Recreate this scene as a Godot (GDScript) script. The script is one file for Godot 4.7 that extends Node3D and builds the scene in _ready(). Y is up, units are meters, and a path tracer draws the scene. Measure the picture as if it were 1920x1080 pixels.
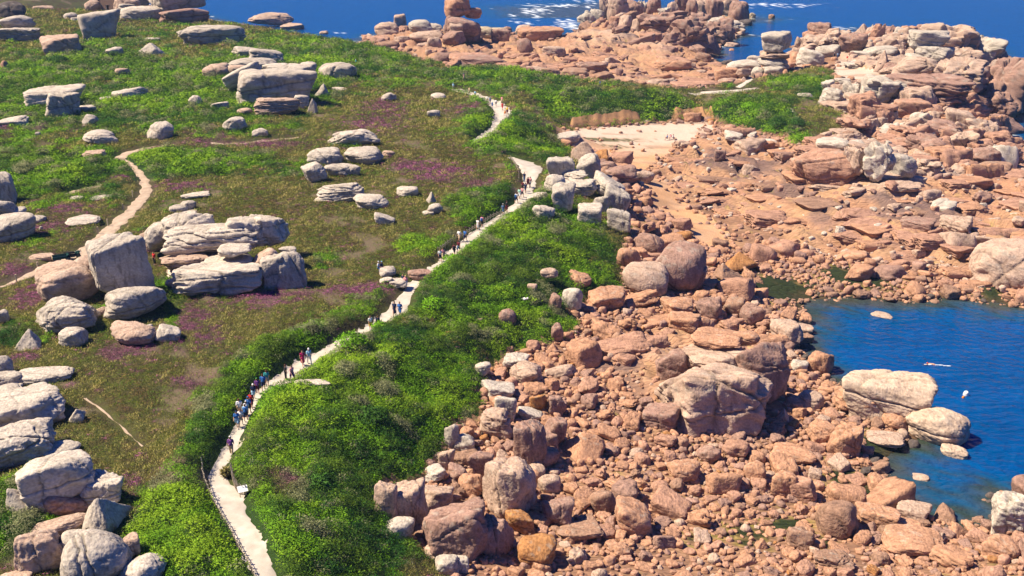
extends Node3D
# A granite coast seen from a drone: heath plateau on the left, boulder shore and a blue cove on the right.
# Order: camera, sky, sun, exposure; ground; water; rocks; plants; path furniture; people.

const F := 2000.0            # focal length in pixels of a 1920 wide picture
const EYE := Vector3(0, 57, 0)
const PITCH := -20.5
var view := Basis(Vector3.RIGHT, deg_to_rad(PITCH))

# ---------------------------------------------------------------- rasters, one metre a cell
const X0 := -290
const Z0 := -640
const NX := 600
const NZ := 600
var hgt := PackedFloat32Array()
var m_rock := PackedFloat32Array()
var m_bed := PackedFloat32Array()
var m_sand := PackedFloat32Array()
var m_shrub := PackedFloat32Array()
var m_heather := PackedFloat32Array()
var m_path := PackedFloat32Array()
var m_cliff := PackedFloat32Array()
var m_weed := PackedFloat32Array()
var m_foam := PackedFloat32Array()
var m_crag := PackedFloat32Array()
var m_dark := PackedFloat32Array()
var m_flat := PackedFloat32Array()
var m_main := PackedFloat32Array()
var rng := RandomNumberGenerator.new()
var nz := {}
var M := {}
var taken := {}

func fnl(kind: int, freq: float, octaves := 3, sd := 1) -> FastNoiseLite:
	var n := FastNoiseLite.new()
	n.noise_type = kind
	n.frequency = freq
	n.seed = sd
	n.fractal_octaves = octaves
	n.fractal_type = FastNoiseLite.FRACTAL_FBM if octaves > 1 else FastNoiseLite.FRACTAL_NONE
	return n

func ray(px: float, py: float) -> Vector3:
	return view * Vector3((px - 960.0) / F, (540.0 - py) / F, -1.0)

func at_height(px: float, py: float, h: float) -> Vector3:
	var d := ray(px, py)
	return EYE + d * ((h - EYE.y) / d.y)

func sample(a: PackedFloat32Array, x: float, z: float) -> float:
	var fx := clampf(x - X0, 0.0, NX - 1.01)
	var fz := clampf(z - Z0, 0.0, NZ - 1.01)
	var i := int(fx)
	var j := int(fz)
	fx -= i
	fz -= j
	var k := j * NX + i
	return lerpf(lerpf(a[k], a[k + 1], fx), lerpf(a[k + NX], a[k + NX + 1], fx), fz)

func ground_base(px: float, py: float) -> Vector3:      # where a line of sight meets the smooth ground
	var d := ray(px, py)
	var t := 60.0
	var step := 1.0
	while t < 640.0:
		var p := EYE + d * t
		if p.y < sample(hgt, p.x, p.z):
			var lo := t - step
			var hi := t
			for k in 8:
				var m := (lo + hi) / 2
				var q := EYE + d * m
				if q.y < sample(hgt, q.x, q.z): hi = m
				else: lo = m
			var q := EYE + d * hi
			return q if q.y > 0.0 else at_height(px, py, 0.0)
		step = 0.4 + t * 0.004
		t += step
	return at_height(px, py, 0.0)

func ground(px: float, py: float) -> Vector3:           # the same on the finished ground
	var p := ground_base(px, py)
	p.y = maxf(height(p.x, p.z), -0.5)
	return p

func blur(a: PackedFloat32Array, passes: int) -> PackedFloat32Array:
	for q in passes:
		var b := a.duplicate()
		for j in range(1, NZ - 1):
			var r := j * NX
			for i in range(1, NX - 1):
				var k := r + i
				b[k] = (a[k] * 2.0 + a[k - 1] + a[k + 1] + a[k - NX] + a[k + NX]) / 6.0
		a = b
	return a

func new_raster() -> PackedFloat32Array:
	var a := PackedFloat32Array()
	a.resize(NX * NZ)
	return a

func fill_polygon(a: PackedFloat32Array, outline: Array, value: float) -> PackedFloat32Array:   # outline: picture points, laid on the ground
	var w := PackedVector2Array()
	for k in range(0, outline.size(), 2):
		var p := ground_base(outline[k], outline[k + 1])
		w.append(Vector2(p.x, p.z))
	return fill_world(a, w, value)

func fill_world(a: PackedFloat32Array, w: PackedVector2Array, value: float) -> PackedFloat32Array:
	var z_lo := 1e9
	var z_hi := -1e9
	for p in w:
		z_lo = minf(z_lo, p.y)
		z_hi = maxf(z_hi, p.y)
	for j in range(maxi(0, int(z_lo) - Z0), mini(NZ, int(z_hi) - Z0 + 2)):
		var z := float(Z0 + j)
		var cuts := PackedFloat32Array()
		for k in w.size():
			var p := w[k]
			var q := w[(k + 1) % w.size()]
			if (p.y <= z) != (q.y <= z):
				cuts.append(p.x + (q.x - p.x) * (z - p.y) / (q.y - p.y))
		cuts.sort()
		for k in range(0, cuts.size() - 1, 2):
			for i in range(maxi(0, int(ceil(cuts[k])) - X0), mini(NX, int(floor(cuts[k + 1])) - X0 + 1)):
				a[j * NX + i] = value
	return a

func add_blob(a: PackedFloat32Array, px: float, py: float, rx: float, ry: float, value: float, limit := 9.0) -> void:
	var c := ground_base(px, py)
	var depth := -(view.inverse() * (c - EYE)).z
	var ppm := F / depth
	var e := asin((EYE.y - c.y) / (c - EYE).length())
	var wx := rx / ppm
	var wz := ry / ppm / sin(e)
	for j in range(maxi(0, int(c.z - wz * 1.8) - Z0), mini(NZ, int(c.z + wz * 1.8) - Z0 + 1)):
		for i in range(maxi(0, int(c.x - wx * 1.8) - X0), mini(NX, int(c.x + wx * 1.8) - X0 + 1)):
			var dx := (X0 + i - c.x) / wx
			var dz := (Z0 + j - c.z) / wz
			var k := j * NX + i
			a[k] = clampf(a[k] + value * exp(-(dx * dx + dz * dz) * 1.1), -limit, limit)

func make_heights() -> void:
	var pts := PackedVector2Array()
	var hs := PackedFloat32Array()
	var c := LAND
	for k in range(0, c.size(), 3):
		var p := at_height(c[k], c[k + 1], maxf(c[k + 2], 0.0))
		pts.append(Vector2(p.x, p.z))
		hs.append(c[k + 2])
	for k in range(0, CREST.size(), 3):                  # the seaward side of the hill, out of sight
		var p := at_height(CREST[k], CREST[k + 1], CREST[k + 2])
		var away := Vector2(p.x, p.z).normalized()
		pts.append(Vector2(p.x, p.z)); hs.append(CREST[k + 2])
		pts.append(Vector2(p.x, p.z) + away * 14.0); hs.append(CREST[k + 2] - 5.0)
		pts.append(Vector2(p.x, p.z) + away * 34.0); hs.append(-3.0)
	for e in [[X0, Z0, -6], [X0 + NX, Z0, -6], [0, Z0, -6], [150, Z0, -6], [-150, Z0, -6], [X0, -20, 11], [0, -20, 9], [X0 + NX, -20, -5], [X0, -300, 12], [X0, -200, 12], [X0, -450, 8], [X0 + NX, -300, -4], [X0 + NX, -450, -6]]:
		pts.append(Vector2(e[0], e[1])); hs.append(e[2])
	hgt = new_raster()
	hgt.fill(-5.0)
	var tri := Geometry2D.triangulate_delaunay(pts)
	for t in range(0, tri.size(), 3):
		var a := pts[tri[t]]
		var b := pts[tri[t + 1]]
		var d := pts[tri[t + 2]]
		var det := (b.x - a.x) * (d.y - a.y) - (d.x - a.x) * (b.y - a.y)
		if absf(det) < 1e-6: continue
		for j in range(maxi(0, int(minf(a.y, minf(b.y, d.y))) - Z0), mini(NZ, int(maxf(a.y, maxf(b.y, d.y))) - Z0 + 2)):
			for i in range(maxi(0, int(minf(a.x, minf(b.x, d.x))) - X0), mini(NX, int(maxf(a.x, maxf(b.x, d.x))) - X0 + 2)):
				var x := float(X0 + i)
				var z := float(Z0 + j)
				var u := ((x - a.x) * (d.y - a.y) - (d.x - a.x) * (z - a.y)) / det
				var v := ((b.x - a.x) * (z - a.y) - (x - a.x) * (b.y - a.y)) / det
				if u >= -0.001 and v >= -0.001 and u + v <= 1.001:
					hgt[j * NX + i] = hs[tri[t]] * (1 - u - v) + hs[tri[t + 1]] * u + hs[tri[t + 2]] * v
	hgt = blur(hgt, 2)

func stamp_path(points: PackedVector3Array, half: PackedFloat32Array) -> void:
	for k in points.size():
		var p := points[k]
		for j in range(int(p.z) - Z0 - 6, int(p.z) - Z0 + 8):
			for i in range(int(p.x) - X0 - 6, int(p.x) - X0 + 8):
				var d := Vector2(X0 + i - p.x, Z0 + j - p.z).length() - half[k]
				var q := j * NX + i
				if q >= 0 and q < m_path.size() and d < m_path[q]: m_path[q] = d

func height(x: float, z: float) -> float:
	var h := sample(hgt, x, z)
	var off := sample(m_path, x, z)
	var pd := smoothstep(-0.2, 1.6, off)
	var bank := sample(m_main, x, z)
	h += 0.35 * smoothstep(0.1, 0.8, bank) * smoothstep(5.5, 2.0, bank)      # the path is worn in between low banks
	var rock := sample(m_rock, x, z)
	if rock < 0.98:
		var s := sample(m_shrub, x, z)
		var b: float = nz.bump.get_noise_2d(x, z)
		var dome: float = clampf(-nz.bush.get_noise_2d(x, z), 0.0, 1.0)
		var mat_dome: float = clampf(-nz.tuft.get_noise_2d(x, z), 0.0, 1.0)
		var bushy := smoothstep(-0.05, 0.75, s + b * 0.5)
		var veg: float = 0.1 + 0.22 * b + 0.2 * mat_dome + (0.15 + 0.5 * b + (0.6 + 0.45 * nz.bush_value.get_noise_2d(x, z)) * sqrt(dome)) * bushy * smoothstep(-0.5, 3.0, off)
		h += (veg * pd + (pd - 1.0) * 0.22) * (1.0 - rock)
	if rock > 0.02:
		var bed := sample(m_bed, x, z)
		var r: float = (nz.bump.get_noise_2d(x, z) * 0.35 + nz.bump2.get_noise_2d(x, z) * 0.12) * (1.0 - sample(m_sand, x, z) * 0.8)
		if bed > 0.02:
			var wx: float = x + nz.warp.get_noise_2d(x, z) * 2.5
			var wz: float = z + nz.warp.get_noise_2d(z + 71.0, x) * 2.5
			var a: float = wx * 0.86 + wz * 0.5
			var c: float = -wx * 0.5 + wz * 0.86
			r += bed * (nz.cell1.get_noise_2d(a * 0.6, c * 1.7) * 0.95 + nz.cell2.get_noise_2d(a * 0.5, c * 1.6) * 0.42 + nz.hump.get_noise_2d(x, z) * 1.6)
		h += r * rock
	return h

func numbered(called: String) -> String:
	var n: int = taken.get(called, 0)
	taken[called] = n + 1
	return called if n == 0 else "%s_%03d" % [called, n]

func tag(o: Node3D, label: String, category: String, group := "", kind := "") -> Node3D:
	if label: o.set_meta("label", label)
	if category: o.set_meta("category", category)
	if group: o.set_meta("group", group)
	if kind: o.set_meta("kind", kind)
	return o

func put(called: String, mesh: Mesh, mat: Material, parent: Node3D = null) -> MeshInstance3D:
	var o := MeshInstance3D.new()
	o.mesh = mesh
	o.material_override = mat
	if parent:
		o.name = called
		parent.add_child(o, true)
	else:
		o.name = numbered(called)
		add_child(o, true)
	return o

func root_of(called: String, where: Vector3, yaw := 0.0) -> Node3D:
	var o := Node3D.new()
	o.name = numbered(called)
	add_child(o, true)
	o.position = where
	o.rotation.y = yaw
	return o

func arrays_mesh(v: PackedVector3Array, n: PackedVector3Array, c: PackedColorArray, idx: PackedInt32Array, uv := PackedVector2Array()) -> ArrayMesh:
	var a := []
	a.resize(Mesh.ARRAY_MAX)
	a[Mesh.ARRAY_VERTEX] = v
	if n.size(): a[Mesh.ARRAY_NORMAL] = n
	if c.size(): a[Mesh.ARRAY_COLOR] = c
	if uv.size(): a[Mesh.ARRAY_TEX_UV] = uv
	a[Mesh.ARRAY_INDEX] = idx
	var m := ArrayMesh.new()
	m.add_surface_from_arrays(Mesh.PRIMITIVE_TRIANGLES, a)
	return m

func normals_of(v: PackedVector3Array, idx: PackedInt32Array) -> PackedVector3Array:
	var n := PackedVector3Array()
	n.resize(v.size())
	for t in range(0, idx.size(), 3):
		var a := v[idx[t]]
		var f := (v[idx[t + 2]] - a).cross(v[idx[t + 1]] - a)
		n[idx[t]] += f
		n[idx[t + 1]] += f
		n[idx[t + 2]] += f
	for k in n.size(): n[k] = n[k].normalized()
	return n

func noise_texture(n: FastNoiseLite, lo: Color, hi: Color, size := 512, as_normal := 0.0) -> NoiseTexture2D:
	var t := NoiseTexture2D.new()
	t.width = size
	t.height = size
	t.seamless = true
	t.noise = n
	if as_normal > 0.0:
		t.as_normal_map = true
		t.bump_strength = as_normal
	else:
		var g := Gradient.new()
		g.set_color(0, lo)
		g.set_color(1, hi)
		t.color_ramp = g
	return t

func mat(c: Color, rough := 0.9, vertex := false) -> StandardMaterial3D:      # c: linear colour
	var m := StandardMaterial3D.new()
	m.albedo_color = c.linear_to_srgb()
	m.roughness = rough
	m.vertex_color_use_as_albedo = vertex
	m.metallic_specular = 0.25
	return m

func surfaced(c: Color, tex: Texture2D, bump: Texture2D, scale: float, bump_cm: float, rough := 0.92) -> StandardMaterial3D:
	var m := mat(c, rough, true)
	m.albedo_texture = tex
	m.uv1_triplanar = true
	m.uv1_world_triplanar = true
	m.uv1_scale = Vector3.ONE * scale
	if bump:
		m.heightmap_enabled = true
		m.heightmap_texture = bump
		m.heightmap_scale = bump_cm
	return m

# ---------------------------------------------------------------- the lie of the land: picture column, picture row, metres above the sea
const CREST := [150, -30, 14.0, 300, 20, 13.5, 350, 36, 13, 395, 42, 12.5, 450, 48, 12, 500, 55, 11.6, 560, 66, 11.2, 620, 78, 10.9, 690, 92, 10.4, 740, 104, 10, 790, 118, 9.4]
const LAND := [
	500, 1080, 10, 440, 950, 10, 400, 900, 10, 440, 810, 10, 470, 740, 10, 540, 700, 10, 620, 660, 10, 700, 610, 10, 750, 570, 10, 770, 530, 10, 830, 480, 10.2, 900, 415, 10.3, 970, 370, 10.5, 1000, 315, 10.5, 955, 295, 10.5, 895, 262, 10.4, 930, 225, 10.2, 940, 195, 9.8, 900, 180, 9.6, 850, 168, 9.4,
	520, 1250, 10, 200, 1250, 10.5, -250, 1250, 11, -200, 900, 11.3, 0, 1000, 11, 200, 1000, 10.6, 330, 900, 10.6, 0, 800, 11.2, 200, 750, 11, 350, 700, 10.8, -200, 600, 12, 0, 600, 11.5, 200, 600, 11.3, 400, 600, 11, 600, 580, 10.7, 0, 450, 12, 200, 450, 11.8, 400, 450, 11.4, 600, 450, 11, 750, 400, 10.8, -200, 350, 12.5, 0, 330, 12.3, 150, 330, 12.2, 260, 350, 12, 400, 330, 11.8, 600, 330, 11.4, 800, 300, 10.8, 0, 200, 13, 200, 200, 12.8, 400, 200, 12.4, 600, 200, 11.6, 760, 210, 10.8, 0, 100, 13.6, 200, 100, 13.4, 350, 80, 13, 500, 100, 12.2, 640, 130, 11.4, 760, 150, 10.4, -150, 100, 14, -150, 0, 14.5, 0, 20, 14.4, 200, 20, 14, 0, -50, 14.6, -150, -80, 14, 150, -20, 14,
	560, 1000, 9.8, 600, 900, 9.5, 560, 820, 9.9, 600, 760, 9.9, 700, 800, 8.6, 700, 690, 9.9, 800, 700, 8, 760, 620, 9.9, 850, 560, 9.6, 870, 640, 7.8, 950, 500, 9.6, 950, 580, 7.6, 1000, 420, 10, 1050, 450, 9.4, 1030, 390, 10, 1090, 395, 9, 1020, 330, 10.2, 630, 1000, 8.2, 650, 920, 7.9, 700, 1080, 7,
	830, 1090, 4, 780, 1030, 4.3, 735, 985, 5, 705, 920, 5.6, 700, 905, 6.2, 790, 895, 5, 815, 850, 5, 840, 815, 5, 905, 785, 5, 905, 740, 5.2, 890, 695, 5.6, 950, 655, 5.2, 1050, 635, 4.8, 1100, 600, 4.6, 1060, 560, 6, 1000, 560, 7.2, 1150, 545, 4.5, 1165, 500, 5, 1160, 460, 6, 1180, 430, 5.6, 1160, 390, 6.5, 1120, 340, 7, 1100, 315, 7, 1075, 290, 6, 1050, 275, 4,
	1020, 250, 9, 960, 235, 10.2, 1010, 205, 9.2, 1030, 230, 8.4, 1052, 288, 5.6, 1042, 250, 3.6, 1000, 185, 9, 1025, 205, 5.5, 1060, 255, 3, 1038, 232, 4.6,
	1010, 170, 8.4, 1060, 176, 8, 1150, 180, 7.6, 1250, 187, 7.2, 1350, 198, 6.6, 1420, 216, 6, 1480, 232, 5.4, 1045, 241, 3.2, 1110, 236, 2.7, 1200, 231, 2.5, 1260, 227, 2.5, 1320, 222, 2.6, 1345, 232, 2.9, 1400, 243, 3.3, 1490, 262, 3.8, 1530, 256, 4.4, 1575, 245, 5,
	835, 136, 9, 900, 130, 8.6, 1000, 146, 8.2, 1100, 160, 7.8, 1200, 165, 7.2, 1300, 168, 6.6, 1370, 162, 6.4, 1430, 150, 6.6, 1500, 140, 7, 1400, 185, 6.4, 1500, 190, 6.4,
	900, 116, 3.5, 1000, 128, 3.2, 1100, 147, 3.2, 1200, 156, 3, 1300, 160, 3, 1345, 150, 2.4, 700, 84, 2.2, 760, 96, 2.8, 820, 114, 3.2,
	420, 25, -4, 480, 40, -4, 560, 50, -4, 640, 62, -4, 400, 0, -5, 500, 0, -5, 600, 20, -5, 680, 30, -5, 760, 0, -5, 450, -40, -5, 700, -40, -5,
	692, 78, 1.5, 720, 62, 2, 700, 58, -3, 745, 45, -3, 800, 55, 2.4, 800, 42, -3, 860, 65, 3, 930, 68, 2.4, 960, 73, 2, 1000, 71, 2, 1045, 74, 1, 1060, 68, -0.6, 1050, 50, -3, 950, 45, -3, 860, 36, -3, 1080, 58, -1, 1090, 64, 1, 1100, 48, 1, 1082, 35, -3, 1120, 45, 4, 1140, 18, 3, 1130, -8, -3, 1200, 14, 4, 1210, -12, -3, 1280, 28, 4, 1300, 6, -3, 1350, 38, 2.5, 1380, 18, -3, 1405, 38, 0, 1425, 50, -3, 1440, 60, -4, 1460, 82, -3, 1430, 82, -4, 1472, 102, -2.5, 1420, 116, -2.5, 1403, 62, -3, 1480, 70, -4, 1398, 106, -3.5, 1385, 60, 1, 1350, 74, 2, 1340, 95, 1.2, 1328, 108, 0.6, 1322, 122, 1, 1350, 88, -1.6, 1370, 100, -3, 1345, 110, -2, 1400, 80, -4, 1360, 119, -1, 1395, 119, -1, 1365, 128, 1.4, 1400, 130, 2.6, 1430, 100, -3,
	850, 100, 3.4, 950, 110, 3, 1050, 100, 3, 1050, 130, 3.2, 1150, 110, 3.5, 1150, 60, 6, 1250, 50, 6, 1250, 90, 4.5, 1300, 120, 3, 1200, 130, 3, 1300, 145, 3,
	1490, 88, -1, 1480, 50, -3, 1560, 32, -3, 1620, 28, -3, 1680, 40, -3, 1780, 36, -3, 1640, 66, 4, 1700, 60, 4, 1780, 64, 5, 1850, 96, 4, 1860, 58, -3, 1910, 90, -3, 1868, 122, 2, 1915, 142, 1, 1925, 110, -3, 1920, 180, 2, 2000, 190, -2, 2100, 160, -4, 1890, 240, -2, 1925, 250, -3, 1866, 236, 0.4, 1892, 264, 0.6, 1935, 275, 0.5, 2050, 280, -2,
	1440, 145, 6.4, 1550, 160, 7.4, 1570, 118, 8, 1600, 150, 8, 1660, 145, 8.6, 1700, 130, 10.5, 1790, 130, 10.5, 1700, 160, 7.4, 1560, 100, 8, 1520, 90, 5, 1620, 85, 8, 1690, 85, 8, 1780, 90, 10, 1830, 110, 7, 1680, 195, 5.5, 1800, 185, 4, 1840, 160, 4, 1560, 205, 6.2, 1620, 225, 6, 1700, 225, 5.4, 1750, 240, 5, 1820, 250, 3.6, 1790, 290, 3.4,
	1590, 275, 6, 1560, 300, 5, 1500, 300, 3.8, 1490, 340, 3.4, 1600, 305, 7.4, 1650, 290, 7, 1640, 360, 5, 1700, 330, 5, 1560, 360, 4, 1750, 370, 4, 1650, 400, 3.8, 1800, 400, 3, 1450, 400, 2.4, 1550, 430, 2.4, 1700, 440, 2.6, 1790, 450, 2.2, 1860, 350, 3, 1900, 320, 3, 1920, 420, 2.4, 2100, 400, 2, 1880, 470, 3, 1960, 500, 3, 1830, 500, 1.2, 1760, 500, 1.3, 1650, 490, 1.6,
	1100, 255, 2.5, 1200, 250, 2.3, 1150, 280, 2.2, 1250, 270, 2.2, 1350, 300, 2.6, 1420, 280, 3, 1200, 320, 2.2, 1300, 360, 2.3, 1250, 400, 2.2, 1380, 330, 3, 1350, 440, 2, 1200, 400, 3, 1220, 470, 3.2,
	1500, 552, 0.25, 1560, 550, 0.2, 1640, 556, 0.2, 1720, 560, 0.2, 1800, 555, 0.25, 1860, 561, 0.2, 1925, 570, 0.2, 1640, 572, -1, 1800, 574, -1.2, 2000, 560, 1, 1500, 535, 0.9, 1600, 530, 0.9, 1700, 535, 0.9, 1900, 540, 1.2, 1500, 590, 0.2, 1490, 640, 0.4, 1500, 680, 0.4, 1550, 712, 0.2, 1545, 640, -1.6, 1530, 585, -1.2, 1650, 620, -3, 1800, 620, -3.5, 1650, 680, -4, 1850, 680, -5, 2050, 650, -5, 1760, 745, -3.5, 1700, 705, -2.5, 1840, 800, -4, 2050, 850, -5, 1900, 880, -3, 1740, 775, 0.3, 1690, 800, 0.8, 1650, 840, 0.6, 1800, 870, -2, 1634, 880, 0.2, 1680, 868, -0.8, 1705, 915, -1.2, 1672, 905, 0.1, 1690, 948, 0.2, 1740, 974, 0.2, 1760, 930, -1.5, 1780, 988, 0.2, 1840, 988, 0.3, 1800, 950, -1, 1860, 965, -0.6, 1875, 935, 0.3, 1930, 925, 0.6, 1865, 985, 0.5, 2000, 900, -1, 2000, 960, 1.5,
	1000, 950, 3.2, 1100, 1000, 2.6, 1300, 950, 1.6, 1500, 950, 1, 1600, 1000, 1, 1900, 1070, 2.2, 1700, 1080, 1.6, 1300, 1080, 2.2, 900, 1080, 3.8, 1000, 1080, 3.2, 1100, 800, 3.6, 1300, 800, 2.5, 1450, 800, 1.2, 1550, 830, 0.8, 1350, 680, 3.2, 1250, 620, 3.6, 1150, 680, 4, 1000, 720, 4.6, 1450, 640, 1.6, 1420, 570, 1.6, 1350, 520, 2.2, 1400, 480, 1.6, 1550, 760, 0.9, 1600, 780, 1, 1450, 720, 1.6,
	900, 1250, 4, 1300, 1250, 2.4, 1700, 1250, 2, 2100, 1250, 2.5, 2050, 1080, 2.4, 700, 1250, 7]

const GREEN := [850, 1250, 832, 1092, 790, 1045, 735, 985, 706, 918, 700, 902, 792, 896, 803, 868, 838, 828, 850, 795, 900, 786, 908, 750, 892, 700, 950, 658, 1050, 640, 1085, 603, 1052, 585, 1095, 562, 1160, 547, 1166, 512, 1160, 470, 1182, 430, 1165, 398, 1130, 350, 1110, 322, 1086, 293, 1058, 272, 1040, 246, 1075, 241, 1110, 238, 1200, 232, 1260, 228, 1320, 222, 1345, 228, 1375, 240, 1430, 250, 1470, 255, 1492, 272, 1530, 258, 1576, 250, 1576, 214, 1535, 195, 1542, 176, 1560, 158, 1562, 134, 1520, 128, 1480, 142, 1440, 147, 1410, 147, 1370, 160, 1320, 167, 1250, 167, 1180, 162, 1100, 160, 1000, 144, 960, 133, 900, 128, 870, 132, 836, 135, 792, 119, 740, 105, 690, 93, 620, 79, 560, 67, 500, 56, 450, 49, 395, 43, 350, 37, 300, 22, 150, -25, -150, -70, -400, 500, -300, 1250]
const SAND := [1048, 262, 1075, 243, 1110, 240, 1200, 234, 1320, 226, 1345, 240, 1300, 262, 1270, 278, 1235, 300, 1215, 322, 1260, 345, 1290, 385, 1335, 412, 1370, 440, 1340, 470, 1290, 440, 1240, 400, 1190, 345, 1150, 300, 1110, 285, 1080, 275]
const PLATFORM := [1568, 112, 1600, 112, 1612, 128, 1665, 136, 1700, 138, 1676, 150, 1620, 152, 1590, 148, 1566, 150, 1562, 134]
const BEDROCK := [1230, 305, 1300, 268, 1400, 255, 1490, 275, 1576, 250, 1580, 200, 1545, 180, 1610, 150, 1560, 100, 1500, 110, 1440, 140, 1410, 130, 1500, 60, 1640, 60, 1850, 95, 1925, 150, 1870, 225, 1925, 290, 1960, 520, 1900, 560, 1830, 540, 1780, 500, 1640, 500, 1560, 480, 1460, 440, 1330, 390]
const BACKROCK := [690, 82, 750, 60, 860, 68, 960, 74, 1045, 76, 1100, 62, 1110, 45, 1140, 20, 1280, 25, 1400, 40, 1340, 75, 1325, 120, 1440, 140, 1320, 164, 1150, 158, 1000, 138, 900, 120, 800, 110]
const LOWROCK := [1130, 690, 1200, 620, 1260, 590, 1420, 610, 1480, 700, 1470, 760, 1330, 790, 1230, 760]

func make_masks() -> void:
	m_rock = new_raster()
	m_rock.fill(1.0)
	m_rock = fill_polygon(m_rock, GREEN, 0.0)
	for j in NZ:                                           # everything up the left hand hill beyond the frame is green as well
		for i in NX:
			if hgt[j * NX + i] > 9.6 and X0 + i < 10.0: m_rock[j * NX + i] = 0.0
	m_rock = blur(m_rock, 1)
	m_sand = new_raster()
	m_sand = fill_polygon(m_sand, SAND, 1.0)
	m_sand = fill_polygon(m_sand, PLATFORM, 1.0)
	m_sand = blur(m_sand, 2)
	m_bed = new_raster()
	for o in [BEDROCK, BACKROCK, LOWROCK]: m_bed = fill_polygon(m_bed, o, 1.0)
	m_bed = blur(m_bed, 4)
	for k in m_bed.size(): m_bed[k] *= 1.0 - m_sand[k]
	m_shrub = new_raster()
	m_shrub.fill(-0.25)
	for b in [[150, 150, 280, 110, 1.0], [450, 170, 230, 80, 0.9], [660, 105, 170, 40, 0.9], [350, 312, 170, 28, 1.3], [90, 330, 130, 32, 1.2], [900, 385, 70, 24, 1.0], [770, 460, 60, 16, 0.9], [520, 680, 70, 36, 1.4], [430, 765, 60, 60, 1.2], [380, 850, 50, 50, 1.0], [320, 1000, 130, 60, 1.2], [350, 1065, 150, 40, 1.2], [40, 960, 90, 80, 1.5], [40, 620, 70, 40, 0.7], [600, 490, 50, 40, 0.7], [300, 560, 90, 30, 0.9], [720, 720, 190, 110, 1.8], [660, 850, 170, 120, 1.7], [620, 1010, 130, 100, 1.3], [1020, 440, 140, 70, 1.9], [960, 265, 90, 40, 1.9], [1000, 155, 180, 30, 1.4], [1420, 215, 110, 34, 1.7], [1510, 165, 60, 18, 1.6], [1200, 200, 160, 24, 0.9], [880, 220, 50, 20, 0.6], [700, 280, 90, 20, 0.5], [880, 540, 120, 50, 0.7], [960, 590, 110, 50, 0.8], [890, 640, 70, 40, 0.5]]:
		add_blob(m_shrub, b[0], b[1], b[2], b[3], b[4], 1.3)
	for b in [[600, 420, 200, 60, -0.8], [780, 310, 140, 60, -0.6], [740, 215, 110, 40, -0.8], [250, 700, 150, 60, -0.7], [200, 800, 110, 60, -0.6], [60, 520, 90, 40, -0.7], [580, 880, 40, 30, -0.8], [540, 920, 60, 40, -0.9], [380, 72, 60, 20, -0.8], [360, 108, 60, 14, -0.8], [190, 165, 40, 10, -0.8], [1540, 225, 40, 25, -1.4], [1180, 171, 260, 6, -1.6], [330, 275, 200, 12, -1.1], [400, 345, 160, 10, -0.7]]:
		add_blob(m_shrub, b[0], b[1], b[2], b[3], b[4], 1.3)
	m_heather = new_raster()
	for b in [[720, 200, 45, 14], [700, 232, 55, 18], [880, 208, 40, 14], [345, 352, 55, 10], [505, 272, 80, 9], [385, 268, 45, 8], [240, 662, 45, 20], [215, 660, 20, 12], [365, 600, 35, 38], [398, 640, 24, 22], [640, 548, 55, 12], [30, 510, 45, 16], [820, 336, 50, 9], [900, 348, 40, 12], [765, 312, 40, 12], [705, 548, 35, 12], [548, 905, 22, 16], [20, 878, 26, 14], [235, 335, 30, 9], [60, 560, 45, 22], [120, 395, 40, 12], [490, 560, 60, 20], [270, 545, 30, 12], [40, 675, 40, 10], [350, 720, 40, 12], [80, 430, 60, 14], [560, 560, 30, 8], [830, 320, 60, 8], [265, 200, 14, 6], [60, 250, 60, 10], [470, 815, 14, 8], [250, 910, 20, 20], [660, 640, 40, 10]]:
		add_blob(m_heather, b[0], b[1], b[2], b[3], 1.0, 1.0)
	m_crag = new_raster()
	for o in [[1590, 195, 1700, 200, 1800, 150, 1900, 150, 1915, 225, 1880, 240, 1900, 290, 1860, 345, 1760, 335, 1700, 290, 1620, 240], [1110, 50, 1150, 20, 1400, 40, 1345, 80, 1325, 110, 1260, 80, 1180, 60], [1480, 110, 1540, 90, 1640, 70, 1700, 70, 1690, 112, 1600, 112, 1560, 105, 1510, 125]]:
		m_crag = fill_polygon(m_crag, o, 1.0)
	m_flat = new_raster()
	m_flat = fill_polygon(m_flat, [1210, 300, 1300, 270, 1420, 290, 1500, 340, 1560, 400, 1660, 440, 1580, 480, 1460, 450, 1380, 480, 1300, 410], 1.0)
	m_flat = blur(m_flat, 2)
	m_dark = new_raster()                                 # dark weathered sheets of the bedrock
	for b in [[1400, 310, 110, 34, 1.0], [1480, 355, 40, 20, 0.7], [1740, 405, 90, 22, 1.0], [1660, 395, 50, 16, 0.8], [1800, 290, 70, 30, 0.6], [1150, 690, 60, 30, 0.8], [1160, 760, 70, 40, 1.0], [1110, 715, 60, 30, 0.8], [1290, 60, 60, 30, 0.8], [1180, 75, 60, 14, 0.5], [900, 98, 60, 10, 0.7], [1840, 200, 60, 50, 0.8], [1550, 390, 60, 14, 0.5]]:
		add_blob(m_dark, b[0], b[1], b[2], b[3], b[4], 1.0)
	m_cliff = new_raster()                                # bare earth of the low cliff over the beach
	for b in [[1322, 218, 16, 6]]:
		add_blob(m_cliff, b[0], b[1], b[2], b[3], 1.0, 1.0)
	m_weed = new_raster()
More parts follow.
